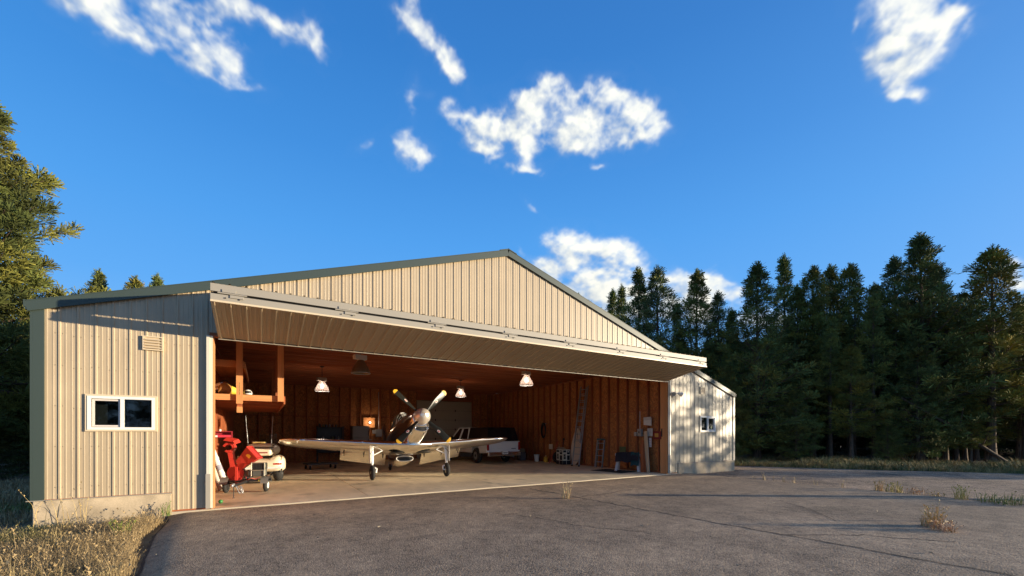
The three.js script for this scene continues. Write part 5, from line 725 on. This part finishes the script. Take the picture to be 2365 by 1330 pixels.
const kinds = [
  pine({ seed: 1, R: 1.95, base: 0.13, limbs: 150, tufts: 12, blades: 14, L: 0.25, tone: GREEN, shape: 1.0 }),
  pine({ seed: 2, R: 1.65, base: 0.20, limbs: 125, tufts: 11, blades: 14, L: 0.25, tone: [0.106, 0.138, 0.030], shape: 1.05 }),
  pine({ seed: 3, R: 2.4, base: 0.06, limbs: 175, tufts: 14, blades: 14, L: 0.25, tone: [0.094, 0.121, 0.027], shape: 0.92 }),
  pine({ seed: 4, R: 1.7, base: 0.28, limbs: 100, tufts: 12, blades: 15, L: 0.26, rag: 2, tone: [0.103, 0.135, 0.047], shape: 0.9, up: 0.45 }),
  pine({ seed: 5, R: 2.05, base: 0.22, limbs: 115, tufts: 14, blades: 15, L: 0.26, rag: 2, tone: [0.129, 0.142, 0.025], shape: 0.9, warm: 0.5 }),
];
const back = [0, 1, 2].map(k => pine({ seed: 20 + k, R: [1.9, 1.6, 2.3][k], base: [0.06, 0.10, 0.03][k], limbs: 105, tufts: 12, blades: 7, L: 0.34, w: 0.065, tone: [0.066, 0.082, 0.020], shape: 1.0 }));
const FRONT = [ // x, z, height, kind, width, label
  [24.75, -13.98, 13.19, 1, 0.9, 'leftmost short pine tip showing against the white cloud above the roof end'],
  [23.91, -12.15, 12.8, 1, 0.85, 'slim dark pine just left of the tall pine pair above the roof end'],
  [23.28, -10.19, 13.28, 0, 1.0, 'tall pointed pine, left of the pair against the white cloud'],
  [23.22, -8.47, 12.82, 3, 1.2, 'tall open pine, right of the pair against the white cloud'],
  [23.59, -7.08, 10.06, 1, 0.9, 'low slim pine in the gap between the pair and the next tall pine'],
  [24.2, -6.13, 12.01, 0, 1.15, 'tall dense pine straight above the raised door tip'],
  [26.65, -6.4, 11.1, 3, 1.0, 'thin pine right of the dense pine above the door tip'],
  [25.13, -4.4, 9.18, 1, 1.0, 'shorter pine left of the broad dark pine'],
  [25.3, -3.13, 11.55, 2, 1.15, 'broad dark cone shaped pine right of the hangar, widest of its row'],
  [30.94, -4.4, 13.75, 1, 1.0, 'slender pine spire rising right behind the broad dark pine'],
  [28.98, -2.66, 10.8, 0, 1.0, 'lower pine below the slender spire'],
  [29.32, -1.87, 11.79, 4, 0.95, 'left one of three pine tops close together in the tree line'],
  [32.45, -2.32, 12.69, 0, 1.05, 'middle one of three pine tops close together in the tree line'],
  [31.83, -0.95, 12.12, 4, 1.0, 'right one of three pine tops close together in the tree line'],
  [33.76, -0.37, 11.11, 1, 1.1, 'lower pine top in the dip left of the highest pine'],
  [33.38, 0.58, 12.31, 3, 1.1, 'left flank pine leaning against the highest pine'],
  [31.93, 2.04, 12.76, 2, 1.15, 'highest and largest pine of the tree line with a sharp tip'],
  [34.76, 2.0, 11.71, 0, 1.05, 'pine forming the right shoulder of the highest pine'],
  [35.14, 2.81, 9.25, 4, 1.0, 'low pine in the dip left of the far right pine'],
  [33.2, 4.56, 11.35, 4, 1.35, 'tall far right pine standing before the small cloud'],
  [37.47, 4.79, 9.09, 0, 1.1, 'pine cut by the right edge of the photo'],
  [27.07, -20.75, 15.17, 1, 0.9, 'leftmost tiny pine tip peeping over the right roof slope'],
  [26.44, -18.8, 13.85, 0, 0.8, 'second tiny pine tip peeping over the right roof slope'],
  [26.05, -16.69, 12.53, 1, 0.8, 'third and lowest tiny pine tip peeping over the right roof slope'],
];
const protos = {};
function plant(def, key, label, pos, turn, scale, group) { if (!protos[key]) return protos[key] = tree(def, label, pos, turn, scale, group); const c = copyOf(protos[key], pos, turn, scale, label); if (group) c.userData.group = group; else delete c.userData.group; return c; }
FRONT.forEach(([x, z, h, k, w, label], i) => plant(kinds[k], 'k' + k, label, [x, -0.1, z], i * 1.9 + 0.4, [h / 10 * w, h / 10, h / 10 * w]));
// small trees filling the edge of the wood
[[25.6, -1.2, 4.6, 2, 1.2, 'bushy low pine at the foot of the broad dark pine'], [27.6, 0.6, 6.4, 4, 1.3, 'mid height pine with paler green boughs in the middle of the tree line'], [30.2, 2.6, 7.2, 2, 1.1, 'bushy pine in front of the highest pine'], [32.2, 4.0, 3.6, 4, 1.3, 'little young pine right of the leaning dead trunk'], [23.4, -3.6, 5.6, 2, 1.2, 'low dark pine beside the right end of the hangar'], [36.4, 6.6, 7.4, 4, 1.2, 'low yellowish pine at the right photo edge'], [28.6, 1.8, 2.6, 2, 1.3, 'smallest young pine at the edge of the grass strip']]
  .forEach(([x, z, h, k, w, label], i) => plant(kinds[k], 'k' + k, label, [x, -0.1, z], i * 1.3, [h / 10 * w, h / 10, h / 10 * w]));
{ // the wood behind, the same few pines over and over
  const r = rng(77), spots = [];
  for (let row = 0; row < 7; row++) for (let k = 0; k < 17; k++) { const s = k * 2.15 + r() * 1.5, d = 2.5 + row * 3.2 + r() * 2.2; spots.push([23.0 + s * 0.72 + d * 0.75, -15.5 + s * 0.86 - d * 0.62, 8.2 + 2.1 * r() + row * 0.5]); }
  for (let k = 0; k < 12; k++) { const s = k * 2.3 + r() * 1.3; spots.push([38.5 + s * 0.85 + r() * 2, 5.5 + s * 0.38 + r() * 1.5 - 1.5, 7.6 + 2.4 * r()]); }
  for (const [x, z, h] of spots) { const k = Math.floor(r() * 3), w = 0.95 + 0.35 * r(); plant(back[k], 'b' + k, 'dark pine standing among others inside the wood behind the tree line', [x, -0.1, z], r() * 7, [h / 10 * w, h / 10, h / 10 * w], 'pines of the wood behind the tree line'); }
  // two open pines east of the hangar, outside the frame, dapple its right wall
  const open = pine({ seed: 61, H: 9, R: 2.1, base: 0.05, limbs: 60, tufts: 9, blades: 14, L: 0.24, w: 0.06, tone: GREEN, shape: 0.5 });
  const o1 = tree(open, 'open pine by the old pavement east of the hangar, nearest the apron', [34.2, -0.1, 12.9], 1.0, [1, 1, 1]);
  copyOf(o1, [39.6, -0.1, 16.0], 2.3, 1.05, 'second open pine by the old pavement east of the hangar');
  // pines across the yard, seen only in the window panes
  for (let k = 0; k < 12; k++) { const h = 8.5 + 2.5 * r(), kk = k % 3; plant(back[kk], 'b' + kk, 'pine across the yard behind the camera, outside the frame', [-13 + k * 1.5 - r() * 1.5, -0.1, 25 + r() * 8], r() * 7, [h / 10 * 1.4, h / 10, h / 10 * 1.4], 'pines across the yard'); }
  // slender bare stemmed pines at the right part of the wood's edge
  const slim = pine({ seed: 71, R: 1.15, base: 0.46, limbs: 70, tufts: 15, tone: GREEN, shape: 0.8, up: 0.45 });
  const slimAt = [[28.3, -0.6, 8.6], [29.6, 0.9, 9.4], [30.0, -0.2, 10.2], [30.9, 1.5, 9.1], [31.6, 0.6, 10.0], [32.4, 3.0, 8.7], [33.0, 2.0, 10.4], [34.1, 3.4, 9.6], [34.9, 4.3, 8.4], [35.6, 3.6, 10.1], [36.2, 5.2, 9.0], [29.0, -1.8, 9.9], [27.6, -0.3, 7.8], [33.9, 1.2, 9.8]];
  let s0 = null; slimAt.forEach(([x, z, h], i) => { const sc = [h / 10 * (0.8 + 0.3 * r()), h / 10, h / 10 * (0.8 + 0.3 * r())], lab = 'slender pine with a long bare stem in the right part of the wood edge'; if (!s0) s0 = tree(slim, lab, [x, -0.1, z], 1, sc, 'slender bare stemmed pines at the wood edge'); else copyOf(s0, [x, -0.1, z], i * 2.1, sc); });
  for (let k = 0; k < 12; k++) { const h = 2.0 + 1.6 * r(); plant(back[2], 'b2', 'low shaded pine left of the hangar corner', [-4.6 - r() * 10, -0.1, -9 - r() * 7], r() * 7, [h / 10 * 2.0, h / 10, h / 10 * 2.0], 'low shaded pines left of the hangar'); }
  // undergrowth
  for (let k = 0; k < 20; k++) { const s = k * 1.15 + r(), d = 1.2 + r() * 7, h = 1.6 + 1.8 * r(); plant(back[2], 'b2', 'small bushy pine in the undergrowth of the wood', [22.4 + s * 0.66 + d * 0.75, -0.1, -14 + s * 0.80 - d * 0.62], r() * 7, [h / 10 * 2.2, h / 10, h / 10 * 2.2], 'undergrowth pines of the wood'); }
  // behind and left of the hangar
  [[-10.07, -34.98, 14.73, 'pointed pine showing over the left roof slope, nearest the big left tree'], [-7.71, -33.56, 14.22, 'middle pine top showing over the left roof slope'], [-7.43, -36.9, 14.62, 'low pine top tucked between the two right ones over the left roof slope'], [-6.46, -33.97, 14.78, 'rightmost small pine tip showing over the left roof slope']].forEach(([x, z, h, label], i) => plant(kinds[[0, 4, 0, 1][i]], 'k' + [0, 4, 0, 1][i], label, [x, -0.1, z], i * 2.0, [h / 10 * 0.95, h / 10, h / 10 * 0.95]));
  for (let k = 0; k < 26; k++) { const x = -4.6 - r() * 13, z = -10 - r() * 24, h = (0.72 + 0.16 * r()) * (1.5 + 0.31 * ((x - 0.857) * 0.517 + (10.15 - z) * 0.856)), kk = Math.floor(r() * 3); plant(back[kk], 'b' + kk, 'dark pine in the shade left of and behind the hangar', [x, -0.1, z], r() * 7, [h / 10 * 1.15, h / 10, h / 10 * 1.15], 'shaded pines left of the hangar'); }
}
{ // the big tree at the left edge and the leaning dead trunk at the right
  const big = pine({ seed: 41, H: 13.9, R: 3.4, base: 0.08, limbs: 240, tufts: 54, blades: 14, L: 0.27, w: 0.034, rag: 2, tone: [0.090, 0.116, 0.024], shape: 0.80, up: 0.30, warm: 0.5 });
  tree(big, 'large sunlit yellow green pine at the left edge behind the hangar corner', [-7.7, -0.1, -11.2], 0.7, [1, 1, 1]);
  const t = thing('dead_trunk', 'bare dead trunk leaning in the tree line near the right pine', 'dead tree', [33.6, -0.1, 5.1]);
  part('trunk', mg(rod(V(0, 0, 0), V(-2.6, 2.0, -1.6), 0.10, 0.075, 8), rod(V(-2.6, 2.0, -1.6), V(-4.6, 3.4, -2.9), 0.075, 0.03, 8)), M.bark, t);
  for (const [a, b] of [[V(-2.2, 1.7, -1.35), V(-2.6, 2.9, -1.1)], [V(-3.4, 2.55, -2.1), V(-3.0, 3.3, -2.4)], [V(-1.2, 0.92, -0.75), V(-1.7, 1.6, -0.4)]]) part('branch', rod(a, b, 0.03, 0.01, 5), M.bark, t);
}
// ------------------------------------------------------------------ grasses
function grassTuft(seed, n, h, spread, lean = 0.5, wdt = 0.006, heads = 0) {
  const r = rng(seed), pos = [];
  for (let k = 0; k < n; k++) {
    const a = r() * 7, b = r() * 7, d = Math.sqrt(r()) * spread, o = V(Math.cos(b) * d, 0, Math.sin(b) * d), l = h * (0.45 + 0.75 * r()), ln = lean * (0.2 + r()) * l, dir = V(Math.cos(a), 0, Math.sin(a)), sd = V(-dir.z, 0, dir.x).multiplyScalar(wdt * (0.7 + 0.6 * r()));
    const m = o.clone().addScaledVector(dir, ln * 0.35).add(V(0, l * 0.62, 0)), e = o.clone().addScaledVector(dir, ln).add(V(0, l, 0));
    for (const v of [o.clone().sub(sd), o.clone().add(sd), m.clone().addScaledVector(sd, 0.7), o.clone().sub(sd), m.clone().addScaledVector(sd, 0.7), m.clone().addScaledVector(sd, -0.7), m.clone().addScaledVector(sd, -0.7), m.clone().addScaledVector(sd, 0.7), e]) pos.push(v.x, v.y, v.z);
    if (r() < heads) for (let q = 0; q < 5; q++) { const c = m.clone().lerp(e, 0.5 + 0.12 * q), f = V(r() - 0.5, r() * 0.8, r() - 0.5).multiplyScalar(0.035); for (const v of [c, c.clone().add(f), c.clone().add(V(f.z, f.y + 0.012, -f.x))]) pos.push(v.x, v.y, v.z); }
  }
  const g = new THREE.BufferGeometry(); g.setAttribute('position', new THREE.Float32BufferAttribute(pos, 3)); g.computeVertexNormals(); return g;
}
function field(name, label, geos, n, place, tone, seed) {
  geos.forEach((geo, gi) => {
    const r = rng(seed + gi * 13), m = new THREE.InstancedMesh(geo, mat(WHITE, 0.8), Math.ceil(n / geos.length)), o = new THREE.Object3D();
    for (let i = 0; i < m.count; i++) { const [x, y, z, s] = place(r); o.position.set(x, y, z); o.rotation.set((r() - 0.5) * 0.3, r() * 7, (r() - 0.5) * 0.3); o.scale.set(s * (0.8 + 0.4 * r()), s, s * (0.8 + 0.4 * r())); o.updateMatrix(); m.setMatrixAt(i, o.matrix); m.setColorAt(i, rgb(...tone(x, z, r))); }
    m.name = numbered(name); m.castShadow = m.receiveShadow = true; m.userData.kind = 'stuff'; tag(m, label, 'grass'); scene.add(m);
  });
}
const straw = (x, z, r) => { const k = 0.65 + 0.6 * r(), gr = sstep(0.56, 0.72, fbm(x * 0.9 + 3, z * 0.9, 3, 88)); return mix3([0.37 * k, 0.265 * k, 0.13 * k], [0.15 * k, 0.18 * k, 0.04 * k], gr * 0.9); };
field('dry_grass', 'dry straw coloured grass with greenish patches left of the asphalt', [grassTuft(1, 24, 0.20, 0.11, 0.55, 0.0024), grassTuft(2, 24, 0.13, 0.13, 0.8, 0.0026), grassTuft(3, 18, 0.27, 0.10, 0.5, 0.0020, 0.3)], 13500, r => { let x, z; do { z = 0.05 + Math.pow(r(), 1.1) * 7.5; x = edgeL(z) - 0.10 - 0.12 * vn(z * 3, 5, 2) - Math.pow(r(), 1.25) * 7.2; } while (z < 0.1 && x > -0.6); const d = vn(x * 1.3, z * 1.3, 4); return [x, -0.10, z, 0.74 * (0.35 + 0.65 * sstep(0, 1.3, z)) * (0.6 + 0.8 * d) * (r() < 0.05 ? 1.7 : 1)]; }, straw, 100);
field('shaded_grass', 'dull grass in the shade left of the hangar', [grassTuft(4, 12, 0.15, 0.14, 1.0)], 2500, r => [-2.8 - r() * 9, -0.10, -0.4 - r() * 9, 0.8 + 0.7 * r()], straw, 140);
field('verge_grass', 'tall dry grass verge along the foot of the tree line', [grassTuft(5, 16, 0.34, 0.16, 0.8, 0.010), grassTuft(6, 14, 0.24, 0.2, 1.0, 0.010)], 5200, r => { const z = -9 + r() * 19, o = Math.pow(r(), 1.4) * 6.5; return [backEdge(z) + 0.1 + o, -0.10, z - o * 0.45, (0.35 + 0.9 * vn(z * 0.9, o, 5)) * (0.7 + 0.6 * r())]; }, (x, z, r) => { const k = 0.6 + 0.6 * r(); return mix3([0.36 * k, 0.25 * k, 0.095 * k], [0.14 * k, 0.155 * k, 0.04 * k], r() < 0.4 ? 0.9 : 0.1); }, 160);
field('needle_litter', 'brown needle litter on the ground under the pines', [grassTuft(7, 14, 0.03, 0.35, 6, 0.012)], 1500, r => { const z = -12 + r() * 22; return [backEdge(z) + 0.4 + r() * 9, -0.10, z - r() * 3, 1 + r()]; }, (x, z, r) => { const k = 0.7 + 0.6 * r(); return [0.16 * k, 0.085 * k, 0.04 * k]; }, 180);
// weeds that can be counted
const weedMat = c => mat(c, 0.8);
const weed = (label, x, z, n, h, sp, c, seed, heads = 0.4, lean = 0.6, group) => { const y = x > 14.92 ? -0.085 : -0.035; const t = thing('weed_tuft', label, 'weed', [x, y, z], 0, group); part('blades', grassTuft(seed, n, h, sp, lean, 0.005, heads), weedMat(c), t); part('dry_blades', grassTuft(seed + 50, Math.ceil(n * 0.5), h * 0.75, sp * 1.1, lean * 1.4, 0.005, 0), weedMat([0.42, 0.30, 0.14]), t); return t; };
const gold = [0.50, 0.33, 0.12], pale = [0.55, 0.42, 0.22], grn = [0.14, 0.18, 0.03];
weed('thin straw weed sprouting from the seam in the middle of the apron', 6.96, 2.46, 26, 0.36, 0.09, pale, 301, 0.5, 0.35);
weed('golden dry weed clump on the asphalt at lower right', 10.25, 7.86, 60, 0.30, 0.12, gold, 302, 0.6, 0.7);
weed('low reddish dry weed at the foot of the golden clump', 9.98, 8.05, 50, 0.13, 0.14, [0.48, 0.28, 0.15], 303, 0.7, 1.2);
weed('single thin stalk standing right of the golden clump', 10.88, 7.78, 5, 0.34, 0.02, pale, 304, 0.9, 0.25);
weed('green grass clump at the seam by the right photo edge', 14.75, 7.95, 130, 0.22, 0.42, grn, 305, 0.05, 0.7);
weed('green grass patch spreading right of the larger green clump', 15.25, 8.45, 90, 0.17, 0.40, [0.16, 0.18, 0.035], 306, 0.05, 0.8);
weed('small bushy weed with pale seed heads left of the green clump', 14.72, 7.28, 40, 0.26, 0.12, [0.32, 0.30, 0.09], 307, 0.8, 0.5);
weed('row end tuft, yellow green, largest in the seam row', 15.12, 5.95, 60, 0.24, 0.20, [0.42, 0.34, 0.08], 308, 0.5, 0.5);
weed('dry tuft at the left end of the seam row', 15.28, 5.62, 34, 0.26, 0.12, gold, 309, 0.5, 0.4);
weed('reddish dry tuft right of the yellow green one in the seam row', 14.98, 6.42, 46, 0.18, 0.18, [0.50, 0.32, 0.18], 310, 0.7, 0.7);
weed('small dry tuft at the right end of the seam row', 14.93, 6.85, 24, 0.13, 0.14, gold, 311, 0.5, 0.8);
[[15.02, 2.4], [15.04, 2.72], [14.98, 3.05], [15.03, 3.3], [15.0, 3.62], [15.06, 4.2], [15.1, 4.85]].forEach(([x, z], i) => weed('sparse thin seedling stalks in the far part of the seam', x, z, [5, 9, 4, 6, 7, 4, 8][i], 0.20 + 0.04 * (i % 3), 0.05, pale, 320 + i, 0.6, 0.3, 'sparse stalks along the far seam'));
weed('leafy green weed in the dry grass near the asphalt edge', -0.95, 1.7, 46, 0.22, 0.10, [0.20, 0.24, 0.04], 330, 0.2, 0.7);
weed('green weed at the foot of the left foundation curb end', -0.66, 0.22, 30, 0.24, 0.08, [0.13, 0.18, 0.04], 331, 0.2, 0.5);
weed('tall thin grass stalks before the left foundation curb', -1.9, 0.55, 12, 0.62, 0.35, [0.45, 0.33, 0.14], 332, 0.8, 0.5);
{ const t = thing('dry_stalk', 'bleached straw stalk lying flat beside the golden weed clump', 'stalk', [10.6, -0.02, 7.92]); part('stem', mg(rod(V(-0.25, 0.02, -0.05), V(0.35, 0.008, 0.0), 0.006, 0.004, 5), rod(V(-0.1, 0.015, 0.03), V(0.45, 0.01, -0.06), 0.005, 0.003, 5)), weedMat(pale), t); part('seed_head', rod(V(0.35, 0.012, 0.0), V(0.46, 0.012, 0.02), 0.012, 0.004, 5), weedMat(pale), t); }
{ // fallen leaves and straw bits on the asphalt
  const r = rng(500), l = []; for (let k = 0; k < 90; k++) { const z = 1.5 + r() * 8, x = edgeL(z) + 0.1 + r() * 15.5, s = 0.004 + 0.007 * r(), a = r() * 7; const g = new THREE.CylinderGeometry(s * 1.2, s * 1.2, s * (1.5 + 3 * r()), 5, 1, true, 0, 1.3); g.rotateZ(Math.PI / 2); g.rotateY(a); l.push(g.translate(x, -0.02 + s * 0.1, z)); }
  const m = new THREE.Mesh(mg(l), mat([0.42, 0.34, 0.22], 0.8)); m.name = 'leaf_litter'; m.userData.kind = 'stuff'; m.castShadow = true; tag(m, 'scattered small dry leaves and straw bits on the asphalt', 'litter'); scene.add(m);
}
{ const t = thing('wooden_post', 'short wooden post east of the apron', 'post', [16.9, -0.1, 8.4]); part('shaft', cyl(0.15, 0.14, 1.0, 0, 0.5, 0, 14), M.post, t); part('cap', cyl(0.16, 0.15, 0.03, 0, 1.015, 0, 14), M.steel, t); }

renderer.render(scene, camera);
